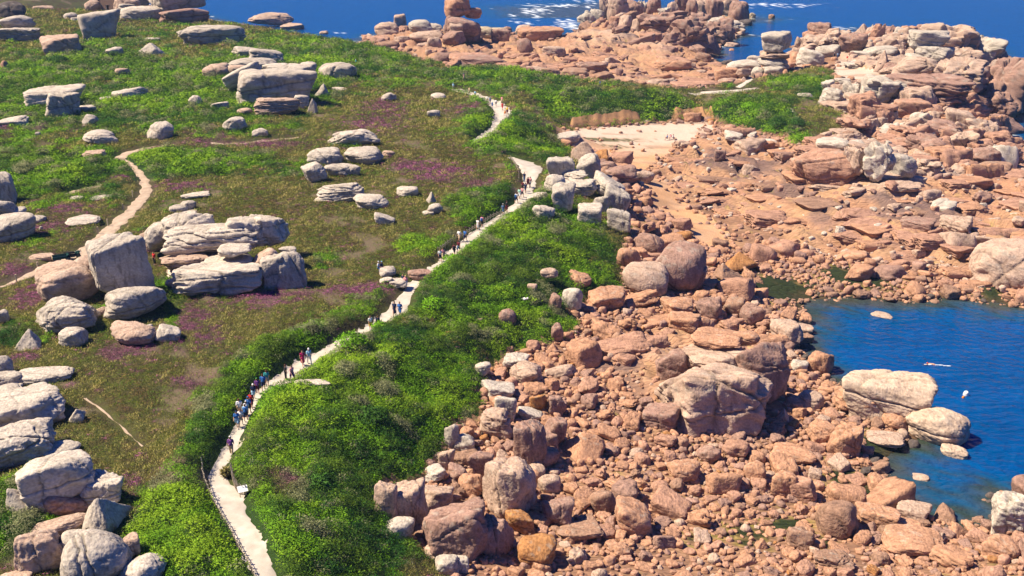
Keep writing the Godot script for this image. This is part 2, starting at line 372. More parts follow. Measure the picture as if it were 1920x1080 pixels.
	for b in [[1130, 262, 90, 5, 0.8], [1150, 276, 70, 5, 0.6], [1440, 540, 70, 26, 0.8], [1480, 545, 60, 20, 0.8], [1570, 512, 40, 16, 1], [1640, 525, 50, 14, 1], [1860, 555, 30, 16, 1], [1590, 905, 40, 26, 0.9], [1620, 935, 60, 20, 1], [1480, 985, 50, 20, 1], [1395, 1000, 40, 24, 0.9], [1630, 830, 40, 20, 0.8], [1800, 1040, 30, 16, 0.9], [1700, 855, 60, 20, 0.9], [1300, 1010, 30, 14, 0.6], [1550, 1020, 30, 12, 0.8], [1850, 500, 40, 14, 0.6], [1320, 770, 14, 6, 0.7]]:
		add_blob(m_weed, b[0], b[1], b[2], b[3], b[4], 1.0)
	m_foam = new_raster()
	for b in [[1070, 46, 20, 9, 1.0], [1060, 40, 22, 5, 0.5], [985, 42, 22, 4, 0.7], [1005, 20, 30, 6, 0.7], [1040, 10, 50, 5, 0.7], [1100, 0, 60, 4, 0.6], [970, 35, 12, 5, 0.7], [1345, 80, 12, 3, 0.9], [1370, 70, 8, 3, 0.8], [1670, 69, 16, 3, 0.9], [1575, 52, 12, 2, 0.8], [1440, 8, 90, 2, 0.9], [1480, 12, 60, 2, 0.8], [1425, 72, 14, 1.5, 0.6], [1870, 118, 20, 6, 0.8], [1910, 130, 20, 3, 0.9], [1890, 256, 16, 5, 0.6], [1050, 48, 14, 5, 0.6], [1400, 15, 30, 3, 0.7], [1490, 73, 10, 2, 0.7], [450, 26, 5, 1, 0.5], [640, 62, 20, 2, 0.6]]:
		add_blob(m_foam, b[0], b[1], b[2], b[3], b[4], 1.0)

func line_on_ground(points: Array) -> PackedVector3Array:
	var w := PackedVector3Array()
	for k in range(0, points.size(), 2):
		w.append(ground_base(points[k], points[k + 1]))
	return w

func smooth_line(w: PackedVector3Array, step: float) -> PackedVector3Array:
	var c := Curve3D.new()
	for k in w.size():
		var t := (w[mini(k + 1, w.size() - 1)] - w[maxi(k - 1, 0)]) / 6.0
		c.add_point(w[k], -t, t)
	var out := PackedVector3Array()
	var n := int(c.get_baked_length() / step)
	for k in n + 1: out.append(c.sample_baked(c.get_baked_length() * k / n))
	return out

func make_path(called: String, left: Array, right: Array, m: Material) -> Array:
	# two picture edges laid on the ground and joined: a strip with its own irregular rims
	var l := smooth_line(line_on_ground(left), 0.5)
	var r := smooth_line(line_on_ground(right), 0.5)
	return [called, l, r, m]

func stamp_strip(s: Array) -> void:
	var l: PackedVector3Array = s[1]
	var r: PackedVector3Array = s[2]
	var n := maxi(l.size(), r.size())
	var mid := PackedVector3Array()
	var half := PackedFloat32Array()
	for k in n:
		var a := l[int(float(k) / (n - 1) * (l.size() - 1))]
		var b := r[int(float(k) / (n - 1) * (r.size() - 1))]
		mid.append((a + b) / 2)
		half.append(a.distance_to(b) / 2)
	stamp_path(mid, half)

func build_strip(s: Array) -> void:
	var l: PackedVector3Array = s[1]
	var r: PackedVector3Array = s[2]
	var n := maxi(l.size(), r.size())
	var v := PackedVector3Array()
	var c := PackedColorArray()
	var idx := PackedInt32Array()
	const W := 9
	for k in n:
		var a := l[int(float(k) / (n - 1) * (l.size() - 1))]
		var b := r[int(float(k) / (n - 1) * (r.size() - 1))]
		var out := (b - a)
		var wob_a: float = nz.bump.get_noise_2d(a.x * 2.0, a.z * 2.0) * 0.6
		var wob_b: float = nz.bump.get_noise_2d(b.x * 2.0 + 50.0, b.z * 2.0) * 0.6
		var wide := 0.25 if s[0] == "main_path" else -0.02
		if s[0] == "stony_trail":
			wob_a *= 0.4
			wob_b *= 0.4
		a -= out.normalized() * (wob_a + wide)
		b += out.normalized() * (wob_b + wide)
		for q in W:
			var p := a.lerp(b, q / (W - 1.0))
			p.y = height(p.x, p.z) + (0.05 if q > 0 and q < W - 1 else -0.1)
			v.append(p)
			var t: float = 0.88 + 0.12 * nz.bump2.get_noise_2d(p.x * 1.5, p.z * 1.5) + 0.1 * nz.bump.get_noise_2d(p.x * 2.0, p.z * 2.0) - (0.07 if q in [2, 6] else 0.0)
			if q == 0 or q == W - 1: t *= 0.8
			c.append(Color(t, t, t))
		if k:
			for q in W - 1:
				var o := k * W + q
				idx.append_array([o, o + 1, o - W, o + 1, o - W + 1, o - W])
	var nn := normals_of(v, idx)
	if nn[W + 3].y < 0.0:
		for k in range(0, idx.size(), 3):
			var q := idx[k]
			idx[k] = idx[k + 1]
			idx[k + 1] = q
		nn = normals_of(v, idx)
	var o := put(s[0], arrays_mesh(v, nn, c, idx), s[3])
	o.set_meta("kind", "structure")

func build_ground() -> void:
	var rows := PackedFloat32Array()
	var z := -58.0
	while z > -520.0:
		rows.append(z)
		z -= 0.5 + (-z - 58.0) * 0.0036
	var dx := 0.7
	var verts := [PackedVector3Array(), PackedVector3Array(), PackedVector3Array()]
	var cols := [PackedColorArray(), PackedColorArray(), PackedColorArray()]
	var inds := [PackedInt32Array(), PackedInt32Array(), PackedInt32Array()]
	var lines := []
	for j in rows.size():
		var half := -rows[j] * 0.6 + 20.0
		var i0 := int(floor(-half / dx))
		var count := int(ceil(half / dx)) - i0 + 1
		var p := PackedVector3Array()
		p.resize(count)
		var num := [PackedInt32Array(), PackedInt32Array(), PackedInt32Array()]
		for q in 3:
			num[q].resize(count)
			num[q].fill(-1)
		for i in count:
			var x := (i0 + i) * dx
			p[i] = Vector3(x, height(x, rows[j]), rows[j])
		lines.append([i0, p, num])
	for j in rows.size() - 1:
		var p: PackedVector3Array = lines[j][1]
		var up: PackedVector3Array = lines[j + 1][1]
		var shift: int = lines[j][0] - lines[j + 1][0]
		for i in p.size() - 1:
			var k := i + shift
			if k < 0 or k + 1 >= up.size(): continue
			var a := p[i]
			if a.y < -1.6 and up[k + 1].y < -1.6: continue
			var cls := 2 if sample(m_sand, a.x, a.z) > 0.5 else (1 if sample(m_rock, a.x, a.z) > 0.5 else 0)
			var four := [vertex(lines[j], i, cls, verts, cols), vertex(lines[j], i + 1, cls, verts, cols), vertex(lines[j + 1], k, cls, verts, cols), vertex(lines[j + 1], k + 1, cls, verts, cols)]
			inds[cls].append_array([four[0], four[2], four[1], four[1], four[2], four[3]])
	var names := ["heath_ground", "rocky_shore_ground", "sand_beach"]
	for k in 3:
		var o := put(names[k], arrays_mesh(verts[k], normals_of(verts[k], inds[k]), cols[k], inds[k]), [M.soil, M.bed, M.sand][k])
		o.set_meta("kind", "structure")

func vertex(line: Array, i: int, cls: int, verts: Array, cols: Array) -> int:
	var at: int = line[2][cls][i]
	if at < 0:
		at = verts[cls].size()
		line[2][cls][i] = at
		verts[cls].append(line[1][i])
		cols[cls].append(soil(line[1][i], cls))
	return at

func soil(p: Vector3, cls: int) -> Color:
	var n: float = nz.bump.get_noise_2d(p.x * 0.6, p.z * 0.6)
	var f: float = nz.bump2.get_noise_2d(p.x, p.z)
	if cls == 2:
		var t := clampf(0.0 + n * 0.35 + smoothstep(-252.0, -222.0, p.z), 0.0, 1.0)
		var c := Color(0.66, 0.52, 0.42).lerp(Color(0.64, 0.37, 0.2), t) * (0.95 + 0.12 * f)
		var wrack: float = nz.stain.get_noise_2d(p.x * 0.5, p.z * 3.0)
		c = c.lerp(Color(0.32, 0.2, 0.13), smoothstep(0.22, 0.34, wrack + f * 0.12) * 0.55)
		var w := sample(m_weed, p.x, p.z) + f * 0.45
		return c.lerp(Color(0.13, 0.12, 0.06), smoothstep(0.35, 0.6, w))
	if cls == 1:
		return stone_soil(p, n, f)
	var s := sample(m_shrub, p.x, p.z) + n * 0.5
	var h := sample(m_heather, p.x, p.z)
	var c := Color(0.075, 0.055, 0.03).lerp(Color(0.09, 0.1, 0.028), clampf(0.5 + f * 0.9 + n * 0.5, 0, 1))
	var bare: float = nz.stain.get_noise_2d(p.x * 1.2 + 200.0, p.z * 1.2)
	c = c.lerp(Color(0.2, 0.15, 0.1), smoothstep(0.3, 0.42, bare) * 0.8)
	c = c.lerp(Color(0.03, 0.06, 0.012), smoothstep(0.0, 0.6, s))
	c = c.lerp(Color(0.14, 0.06, 0.1), clampf(h * 0.6, 0, 1))
	var e: float = sample(m_cliff, p.x, p.z) + f * 0.5 + nz.tuft.get_noise_2d(p.x, p.z) * 0.25 + 0.12
	c = c.lerp(Color(0.52, 0.27, 0.12).lerp(Color(0.4, 0.22, 0.12), clampf(0.5 + f, 0, 1)), smoothstep(0.42, 0.6, e))
	return c

func stone_soil(p: Vector3, n: float, f: float) -> Color:
	var warm := Color(0.5, 0.265, 0.165).lerp(Color(0.54, 0.33, 0.19), clampf(0.5 + n * 0.9, 0, 1))
	var pd := -p.z
	var c := warm * (0.92 + 0.25 * f)
	var bed := sample(m_bed, p.x, p.z)
	var stain: float = nz.stain.get_noise_2d(p.x * 0.8 + p.y * 2.0, p.z * 1.4)
	c = c.lerp(Color(0.54, 0.385, 0.29), bed * smoothstep(3.5, 7.5, p.y))
	c = c.lerp(Color(0.28, 0.18, 0.15), bed * smoothstep(0.2, 0.5, stain) * 0.6)
	c = c.lerp(Color(0.17, 0.115, 0.11), smoothstep(0.3, 0.7, sample(m_dark, p.x, p.z) + stain * 0.7) * 0.8)
	c = c.lerp(Color(0.25, 0.145, 0.095), (1.0 - bed) * (0.75 - 0.5 * smoothstep(-0.1, 0.3, n)))
	c = c.lerp(Color(0.34, 0.16, 0.1), (1.0 - bed) * smoothstep(0.1, 0.5, stain) * 0.3)
	var w := sample(m_weed, p.x, p.z) + f * 0.5
	c = c.lerp(Color(0.035, 0.045, 0.016), smoothstep(0.4, 0.62, w))
	c = c.lerp(Color(0.24, 0.22, 0.03), smoothstep(0.25, 0.4, w) * (1.0 - smoothstep(0.42, 0.55, w)) * 0.7)
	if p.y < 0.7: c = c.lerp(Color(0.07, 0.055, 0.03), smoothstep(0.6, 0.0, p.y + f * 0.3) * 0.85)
	return c

func earth_bank() -> void:
	# the low ochre face that the sea has cut into the turf behind the beach
	var foot := smooth_line(line_on_ground([1058, 242, 1075, 240, 1100, 238, 1130, 237, 1165, 234, 1200, 232, 1240, 229, 1280, 227, 1318, 223, 1345, 229]), 0.5)
	var v := PackedVector3Array()
	var c := PackedColorArray()
	var idx := PackedInt32Array()
	const W := 10
	for k in foot.size():
		var p := foot[k]
		var u := k * 0.5
		var tall: float = 2.9 + 0.9 * nz.warp.get_noise_2d(u * 1.2, 5.0) + 0.25 * nz.bump2.get_noise_2d(u * 1.2, 2.0)
		tall *= 1.0 - 0.85 * smoothstep(0.1, 0.35, nz.warp.get_noise_2d(u * 1.1 + 60.0, 31.0))
		tall *= smoothstep(0.0, 6.0, minf(k, foot.size() - 1 - k) as float)
		for q in W:
			var t := q / (W - 1.0)
			var d: float = nz.bump2.get_noise_2d(u * 1.6, t * tall * 2.5) * 0.35 + nz.bump.get_noise_2d(u * 0.8, t * 3.0) * 0.3
			v.append(Vector3(p.x, height(p.x, p.z) - 0.4 + tall * t, p.z + 1.0 - t * 1.2 - t * t * 1.6 + d * (0.4 + 0.6 * t)))
			var layer: float = nz.stain.get_noise_2d(u * 0.6, t * tall * 4.0)
			c.append(Color(0.5, 0.28, 0.14).lerp(Color(0.28, 0.16, 0.09), clampf(0.45 + layer * 1.2, 0, 1)))
		if k:
			for q in W - 1:
				var o := k * W + q
				idx.append_array([o - W, o - W + 1, o, o - W + 1, o + 1, o])
	var o := put("earth_bank", arrays_mesh(v, normals_of(v, idx), c, idx), M.sand)
	o.set_meta("kind", "structure")

func build_water() -> void:
	var xs := PackedFloat32Array([-5000, -2000, -900, -500])
	var x := -300.0
	while x <= 310.0:
		xs.append(x)
		x += 1.6
	xs.append_array([500.0, 900.0, 2000.0, 5000.0])
	var zs := PackedFloat32Array([200.0, 0.0])
	var z := -56.0
	while z > -640.0:
		zs.append(z)
		z -= 1.2 + (-z - 56.0) * 0.0025
	zs.append_array([-800.0, -1200.0, -2500.0, -6000.0])
	var v := PackedVector3Array()
	var c := PackedColorArray()
	var idx := PackedInt32Array()
	var w := xs.size()
	for zz in zs:
		for xx in xs:
			v.append(Vector3(xx, 0, zz))
			var inside: bool = xx > X0 and xx < X0 + NX - 2 and zz > Z0 and zz < Z0 + NZ - 2
			var deep := -sample(hgt, xx, zz) if inside else 6.0
			var n: float = nz.bump.get_noise_2d(xx * 0.5, zz)
			var f: float = nz.bump2.get_noise_2d(xx * 0.8, zz)
			var col := Color(0.0, 0.05, 0.185) * (1.0 + 0.22 * n)
			var near := smoothstep(3.2, 0.5, deep + n * 1.6 + f * 0.9)
			col = col.lerp(Color(0.012, 0.07, 0.1), near * clampf(0.55 + f * 0.9 + n * 0.6, 0.0, 1.0))
			col = col.lerp(Color(0.05, 0.05, 0.03), smoothstep(1.3, 0.15, deep + n * 1.2 + f * 0.9) * 0.85)
			col = col.lerp(Color(0.028, 0.034, 0.014), smoothstep(0.05, 0.3, f + n * 0.5) * smoothstep(2.4, 0.6, deep) * 0.8)
			if inside:
				var foam := sample(m_foam, xx, zz)
				var surf := smoothstep(2.2, 0.2, deep + f * 0.6) * smoothstep(-250.0, -300.0, zz) * smoothstep(-0.3, 0.1, deep + 0.4)
				foam += surf * clampf(0.25 + nz.warp.get_noise_2d(xx * 2.0 + 40.0, zz) * 0.9, 0.0, 0.7)
				if foam > 0.02: col = col.lerp(Color(0.8, 0.86, 0.9), smoothstep(0.55, 0.95, foam * 0.75 + f * 0.9 + nz.warp.get_noise_2d(xx * 3.0, zz * 6.0) * 0.4))
			c.append(col)
	for j in zs.size() - 1:
		for i in w - 1:
			var o := j * w + i
			idx.append_array([o, o + w, o + 1, o + 1, o + w, o + w + 1])
	var n := PackedVector3Array()
	n.resize(v.size())
	n.fill(Vector3.UP)
	var o := put("sea_water", arrays_mesh(v, n, c, idx), M.water)
	o.set_meta("kind", "structure")

# ---------------------------------------------------------------- rocks
const TONE := {
	"grey": Color(0.53, 0.46, 0.385), "pale": Color(0.6, 0.52, 0.435), "rosy": Color(0.54, 0.385, 0.295), "pink": Color(0.49, 0.28, 0.195), "salmon": Color(0.53, 0.295, 0.185),
	"rust": Color(0.48, 0.235, 0.095), "brown": Color(0.38, 0.23, 0.16), "dark": Color(0.13, 0.105, 0.095), "cream": Color(0.56, 0.45, 0.3), "blush": Color(0.62, 0.465, 0.35), "mauve": Color(0.38, 0.235, 0.185)}
const TONE_WORD := {"grey": "grey", "pale": "pale grey", "rosy": "rosy grey", "pink": "pink", "salmon": "salmon pink", "rust": "rust stained", "brown": "brown", "dark": "dark", "cream": "cream coloured", "blush": "pale pink", "mauve": "dusky pink"}
var balls := {}

func ball(n: int) -> Array:                      # a cube-sphere with shared corners: directions and clockwise triangles
	if balls.has(n): return balls[n]
	var dirs := PackedVector3Array()
	var idx := PackedInt32Array()
	var seen := {}
	for face in 6:
		var g := PackedInt32Array()
		for j in n + 1:
			for i in n + 1:
				var a := tan((i * 2.0 / n - 1.0) * PI / 4)
				var b := tan((j * 2.0 / n - 1.0) * PI / 4)
				var d: Vector3 = [Vector3(1, b, -a), Vector3(-1, b, a), Vector3(a, 1, -b), Vector3(a, -1, b), Vector3(a, b, 1), Vector3(-a, b, -1)][face]
				var key := Vector3i((d * 1000.0).round())
				if not seen.has(key):
					seen[key] = dirs.size()
					dirs.append(d.normalized())
				g.append(seen[key])
		for j in n:
			for i in n:
				var o := j * (n + 1) + i
				idx.append_array([g[o], g[o + n + 1], g[o + 1], g[o + 1], g[o + n + 1], g[o + n + 2]])
	balls[n] = [dirs, idx]
	return balls[n]

# style: r round, d dome, b block, s slab, l layered, f fluted, p pyramid, a angular, c split by joints
func rock_mesh(sd: int, n: int, size: Vector3, style: String, tint: Color, rough := 1.0) -> ArrayMesh:
	var g := RandomNumberGenerator.new()
	g.seed = sd * 7919 + 13
	var power := 7.0
	var planes := []
	var count := 12
	var lo := 0.8
	var axis := 0.0
	match style:
		"r": power = 5.5; count = 12; lo = 0.82; axis = 0.96
		"d": power = 4.5; count = 12; lo = 0.82; axis = 1.0
		"b": power = 13.0; count = 5; lo = 0.92; axis = 0.86
		"s": power = 7.5; count = 8; axis = 0.86
		"l": power = 9.0; count = 7; axis = 0.86
		"f": power = 7.0; count = 9; axis = 0.9
		"p": power = 11.0; count = 4; lo = 0.72
		"a": power = 16.0; count = 12; lo = 0.76; axis = 0.97
		"j": power = 14.0; count = 12; lo = 0.7; axis = 0.95
		"c": power = 18.0; count = 10; lo = 0.74; axis = 0.88
	for k in count:
		var d := Vector3(g.randfn(), g.randfn() * 0.8, g.randfn()).normalized()
		planes.append(d / (lo + g.randf() * 0.3))
	if axis > 0.0:
		for d: Vector3 in [Vector3.RIGHT, Vector3.LEFT, Vector3.UP, Vector3.DOWN, Vector3.FORWARD, Vector3.BACK]:
			var lean := Vector3(0, -0.06, 0) if style == "b" and d.y == 0.0 else Vector3.ZERO
			planes.append((d + lean + Vector3(g.randfn(), g.randfn() * 0.7, g.randfn()) * 0.13).normalized() / (axis * (0.9 + 0.2 * g.randf())))
	if style == "p":
		for k in 4:
			var a := k * PI / 2 + g.randf()
			planes.append(Vector3(cos(a), 0.55 + g.randf() * 0.4, sin(a)).normalized() / (0.5 + 0.18 * g.randf()))
		planes.append(Vector3.DOWN / 0.8)
	var dents := []
	for k in (g.randi_range(2, 5) if n > 9 else 1):
		dents.append([Vector3(g.randfn(), g.randfn() * 0.5 + 0.1, g.randfn()).normalized(), 0.04 + g.randf() * 0.12, 5.0 + g.randf() * 22.0])
	var joints := []
	if n > 9:
		var jn: int = {"c": 6, "j": 5, "b": 3, "l": 2, "a": 2, "r": 2, "s": 2, "f": 3, "d": 2}.get(style, 0)
		for k in jn:
			var d := Vector3(g.randfn(), g.randfn() * 0.35, g.randfn()).normalized()
			if g.randf() < 0.3: d = Vector3(g.randfn() * 0.2, 1, g.randfn() * 0.2).normalized()
			joints.append([d, g.randf_range(-0.45, 0.45), 0.05 + g.randf() * 0.06])
	var t := ball(n)
	var dirs: PackedVector3Array = t[0]
	var v := PackedVector3Array()
	var col := PackedColorArray()
	v.resize(dirs.size())
	col.resize(dirs.size())
	var off := Vector3(g.randf(), g.randf(), g.randf()) * 400.0
	var big := maxf(size.x, maxf(size.y, size.z))
	var blocky: float = {"c": 0.06, "f": 0.05, "j": 0.2, "l": 0.03, "a": 0.035}.get(style, 0.0) if n > 9 else 0.0
	var strata := 3.0 + g.randf() * 3.0
	var flutes := 9.0 + g.randf() * 7.0
	var no: FastNoiseLite = nz.rock
	var no2: FastNoiseLite = nz.rock2
	for k in dirs.size():
		var d := dirs[k]
		var s := 0.0
		for q: Vector3 in planes:
			var w := q.dot(d)
			if w > 0.25: s += pow(w, power)
		var r := pow(s, -1.0 / power) if s > 0.0 else 1.0
		for q in dents: r *= 1.0 - q[1] * exp(-q[2] * (1.0 - d.dot(q[0])))
		var p := d * r
		var a := no.get_noise_3dv(p * 1.3 + off)
		var b := no2.get_noise_3dv(p * (0.55 * big if n > 9 else 1.6) + off)
		r *= 1.0 + rough * (a * 0.11 + b * 0.035)
		if blocky > 0.0: r *= 1.0 + blocky * nz.joint.get_noise_3d(p.x * 1.2 + off.x + a * 0.25, p.y * 0.75 + off.y, p.z * 1.2 + off.z)
		var groove := 0.0
		for q in joints:
			var e := absf(p.dot(q[0]) - q[1] + a * 0.1) / 0.026
			if e < 2.5: groove = maxf(groove, q[2] * exp(-e * e))
		if style == "l":
			var y := p.y * strata + a * 1.1 + p.x * 0.4
			var saw := absf(fposmod(y, 1.0) - 0.5) * 2.0
			r *= 1.0 - 0.09 * pow(saw, 5.0) + 0.035 * sin(floor(y) * 2.4)
			groove = maxf(groove, 0.06 * pow(saw, 7.0))
		elif style == "f":
			var y := atan2(p.z, p.x) * flutes / 2.0 + a * 2.0
			r *= 1.0 - 0.045 * pow(absf(sin(y)), 3.0) * smoothstep(1.0, 0.3, absf(d.y))
		v[k] = d * (r - groove)
		var m := 1.0 + 0.3 * a + 0.25 * b
		var cc := tint * m
		cc = cc.lerp(tint * Color(0.5, 0.47, 0.46), clampf(smoothstep(0.1, 0.5, no2.get_noise_3dv(Vector3(p.x * 3.0, p.y * 0.7, p.z * 3.0) + off)) * 0.75, 0, 1))
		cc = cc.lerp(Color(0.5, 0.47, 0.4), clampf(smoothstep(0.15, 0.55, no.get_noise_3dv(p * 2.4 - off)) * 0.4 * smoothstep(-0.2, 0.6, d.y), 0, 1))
		cc = cc.lerp(tint * 0.3, clampf(groove * 9.0, 0, 0.7))
		cc.a = 1.0
		col[k] = cc
	var box := AABB(v[0], Vector3.ZERO)
	for p in v: box = box.expand(p)
	var f := size / box.size
	var mid := box.get_center()
	for k in v.size(): v[k] = (v[k] - mid) * f
	return arrays_mesh(v, normals_of(v, t[1]), col, t[1])

var rock_seed := 1
var landmarks := []
var obstacles := []                              # plan position, radius: where plants and loose stones keep off

func rock(px: float, py: float, w: float, h: float, style: String, tone: String, label: String, landmark := "", opt := {}) -> Node3D:
	# px, py: where the foot of the rock shows; w, h: its width and height in the photograph; opt: gy ground row of the pile it lies on, depth, yaw, tilt, called
	var gy: float = opt.get("gy", py)
	var g := ground(px, gy)
	var fwd := view * Vector3.FORWARD
	var z := (g - EYE).dot(fwd)
	var ppm := F / z
	var e := asin((EYE.y - g.y) / (g - EYE).length())
	var big := Vector3.ZERO
	w *= 1.06
	h *= 1.06
	big.x = w / ppm
	big.z = big.x * opt.get("depth", 0.8)
	big.y = maxf(0.38 * h / ppm, (h / ppm - 0.62 * big.z * sin(e)) / cos(e))
	var away := Vector3(g.x - EYE.x, 0, g.z - EYE.z).normalized()
	var sink: float = opt.get("sink", 0.2)
	var sight := ray(px, py - h * 0.5)
	var pos: Vector3
	if gy != py: pos = EYE + sight * ((z + big.z * 0.42) / sight.dot(fwd))      # lies on others: at the depth of their pile
	else:
		var mid := g.y + big.y * 0.5
		for k in 5:                                  # lies on the ground: raise it by half its height, less what is buried
			pos = EYE + sight * ((mid - EYE.y) / sight.y)
			mid = maxf(height(pos.x, pos.z), -0.4) + big.y * 0.5
		pos.y -= sink * big.y * 0.5
		big.y *= 1.0 + sink
	var dist := (g - EYE).length()
	var n := clampi(int(maxf(w, h) * 0.2) + 6, 10, 32)
	rock_seed += 1
	var tint: Color = TONE[tone]
	var o := put(opt.get("called", "granite_boulder"), rock_mesh(opt.get("seed", rock_seed), n, big, style, tint, opt.get("rough", 1.0)), M.stone)
	o.position = pos
	o.rotation = Vector3(opt.get("pitch", 0.0), opt.get("yaw", atan2(-away.x, -away.z) + fposmod(rock_seed * 0.37, 0.5) - 0.25), opt.get("tilt", 0.0))
	tag(o, label, opt.get("category", "boulder"), opt.get("group", ""))
	obstacles.append([Vector2(pos.x, pos.z), big.x * 0.45, big.z * 0.45])
	if landmark: landmarks.append([landmark, Vector2(pos.x, pos.z)])
	return o

# --- loose stones of the shore
var shapes := {}

func shape_of(kind: int, n: int) -> ArrayMesh:
	var key := kind * 100 + n
	if not shapes.has(key):
		var styles := ["a", "r", "b", "s", "a", "b", "r", "a", "c", "p", "a", "r", "j", "s", "j"]
		if kind >= 20: shapes[key] = rock_mesh(940 + kind, 20, [Vector3(2.2, 1.1, 1.8), Vector3(2.2, 1.3, 1.5), Vector3(2, 1.0, 1.9)][kind % 3], ["c", "j", "c", "b", "j", "l"][kind - 20], Color(0.8, 0.8, 0.8))
		else: shapes[key] = rock_mesh(900 + kind, n, [Vector3(2, 1.5, 1.7), Vector3(2, 1.6, 1.8), Vector3(2, 1.4, 1.5), Vector3(2, 0.9, 1.5), Vector3(2, 1.2, 1.4)][kind % 5], styles[kind], Color(0.8, 0.8, 0.8))
	return shapes[key]

const SHAPE_WORD := ["angular", "rounded", "blocky", "flat", "wedge-shaped", "squarish", "smooth", "sharp-edged", "cracked", "pointed", "many-sided", "egg-shaped", "split", "slab-like", "jagged"]
const ORDER := ["nearest", "second", "third", "fourth", "fifth", "sixth", "seventh", "eighth", "ninth", "tenth", "eleventh", "twelfth", "thirteenth", "fourteenth", "fifteenth", "sixteenth", "seventeenth", "eighteenth", "nineteenth", "twentieth"]

func scatter_stones() -> void:
	var g := RandomNumberGenerator.new()
	g.seed = 4711
	var cells := {}
	var ledges := lay_ledges(g)
	var put_down := []
	var sizes := [[2.6, 3.7, 900], [1.8, 2.6, 1600], [1.3, 1.8, 3000], [0.9, 1.3, 7000], [0.6, 0.88, 16000], [0.38, 0.58, 36000], [0.2, 0.36, 90000]]
	for o in obstacles:
		var steps := maxi(1, int(o[1] / 1.0))
		for a in range(-steps, steps + 1):
			for b in range(-steps, steps + 1):
				var q := Vector2(a, b) / steps
				if q.length() < 0.95:
					var p: Vector2 = o[0] + q * Vector2(o[1], o[2])
					cells[Vector2i((p / 1.0).floor())] = cells.get(Vector2i((p / 1.0).floor()), []) + [[p, 0.55]]
	for s in sizes.size():
		for k in sizes[s][2]:
			var far := 480.0 if s < 3 else (420.0 if s < 4 else (300.0 if s < 5 else (265.0 if s < 6 else 165.0)))
			var z := -lerpf(72.0, far, pow(g.randf(), 0.62))
			var x := -z * g.randf_range(-0.22, 0.6)
			var r := g.randf_range(sizes[s][0], sizes[s][1])
			var pick := g.randf()
			if sample(m_rock, x, z) < 0.7: continue
			var base := sample(hgt, x, z)
			if base < -0.12 - g.randf() * 0.3: continue
			var sand := sample(m_sand, x, z)
			if pick < sand * 1.1 - (0.08 if s > 2 else 0.0) - (0.05 if s > 4 else 0.0): continue
			if s > 1 and pick < sample(m_weed, x, z) * 1.1: continue
			var bed := sample(m_bed, x, z)
			if pick < sample(m_flat, x, z) * (0.93 if s < 5 else 0.7): continue
			var crag := sample(m_crag, x, z) > 0.5 and s < 4
			if not crag and pick < bed * (0.8 if s < 3 else (0.9 if s < 5 else 0.95)): continue
			var clump: float = nz.bump.get_noise_2d(x * 0.45, z * 0.45)
			if s == 0 and bed < 0.5 and (clump < 0.0 or base < 1.6 or z > -150.0): continue
			if s < 3 and clump < -0.35 + pick * 0.35 and bed < 0.5: continue
			var p := Vector2(x, z)
			var c := Vector2i(p.floor())
			var reach := int(ceil((r + 3.0) * 0.75))
			var ok := true
			for dy in range(-reach, reach + 1):
				for dx in range(-reach, reach + 1):
					for q in cells.get(c + Vector2i(dx, dy), []):
						if p.distance_to(q[0]) < (r + q[1]) * (0.5 if crag else (0.74 if s > 2 else 0.82)):
							ok = false
							break
					if not ok: break
				if not ok: break
			if not ok: continue
			if not cells.has(c): cells[c] = []
			cells[c].append([p, r])
			put_down.append([r / -z, p, r, bed, base, g.randi() % 15, g.randf(), g.randf() * TAU, g.randf_range(-0.3, 0.3), g.randf_range(-0.3, 0.3), g.randf_range(0.75, 1.2), g.randf(), crag])
	put_down.sort_custom(func(a, b): return a[0] > b[0])
	var kinds := {"shore_boulder": 0, "headland_block": 0, "skerry_rock": 0}
	var heaps := {}
	var singles := []
	for q in put_down:
		var p: Vector2 = q[1]
		var z := -p.y
		var called := "skerry_rock" if z > 290.0 and p.x < z * 0.205 else ("headland_block" if q[3] > 0.4 and z > 150.0 else "shore_boulder")
		var tone: String
		var u: float = q[6]
		var stain: float = nz.stain.get_noise_2d(p.x * 0.8, p.y)
		if called == "headland_block": tone = "rosy" if u < 0.5 else ("pink" if u < 0.66 else ("pale" if u < 0.88 else "mauve"))
		elif called == "skerry_rock": tone = "pink" if u < 0.4 else ("mauve" if u < 0.7 else ("rosy" if u < 0.85 else "brown"))
		else: tone = "salmon" if u < 0.42 else ("pink" if u < 0.74 else ("rosy" if u < 0.8 else ("mauve" if u < 0.93 else ("brown" if u < 0.99 else "rust"))))
		if stain > 0.3 and u > 0.35: tone = "brown" if u < 0.7 else "mauve"
		if q[4] < 0.3 and u > 0.4: tone = "brown" if u < 0.8 else "dark"
		var kind: int = q[5]
		if q[3] > 0.5 and kind in [1, 6, 11]: kind = 8
		if q[12]: kind = [8, 2, 5, 12, 4, 7, 14, 9, 8, 5, 10, 0, 12, 8, 14][kind]
		var at := Vector3(p.x, height(p.x, p.y) + q[2] * (-0.08 + 0.5 * fposmod(q[6] * 7.0, 1.0) * (1.0 - q[3] * 0.6)), p.y)
		var basis := Basis.from_euler(Vector3(q[8], (q[7] if q[3] < 0.5 else 0.55 + q[8]), q[9])).scaled_local(Vector3(q[2] * q[10], q[2] * (0.75 + q[11] * 0.5) * (1.7 if q[12] else 1.0), q[2]))
		var most := 296 if called == "shore_boulder" else 190
		if kinds[called] < most and q[0] * F > 9.0:
			kinds[called] += 1
			singles.append([called, kind, tone, at, basis, p, q[2]])
		else:
			var key := kind * 100 + (8 if q[0] * F > 14.0 else 5)
			if not heaps.has(key): heaps[key] = [[], []]
			heaps[key][0].append(Transform3D(basis, at))
			heaps[key][1].append(TONE[tone] * 1.25 * (0.85 + 0.3 * q[11]))
	name_singles(singles)
	name_singles(ledges)
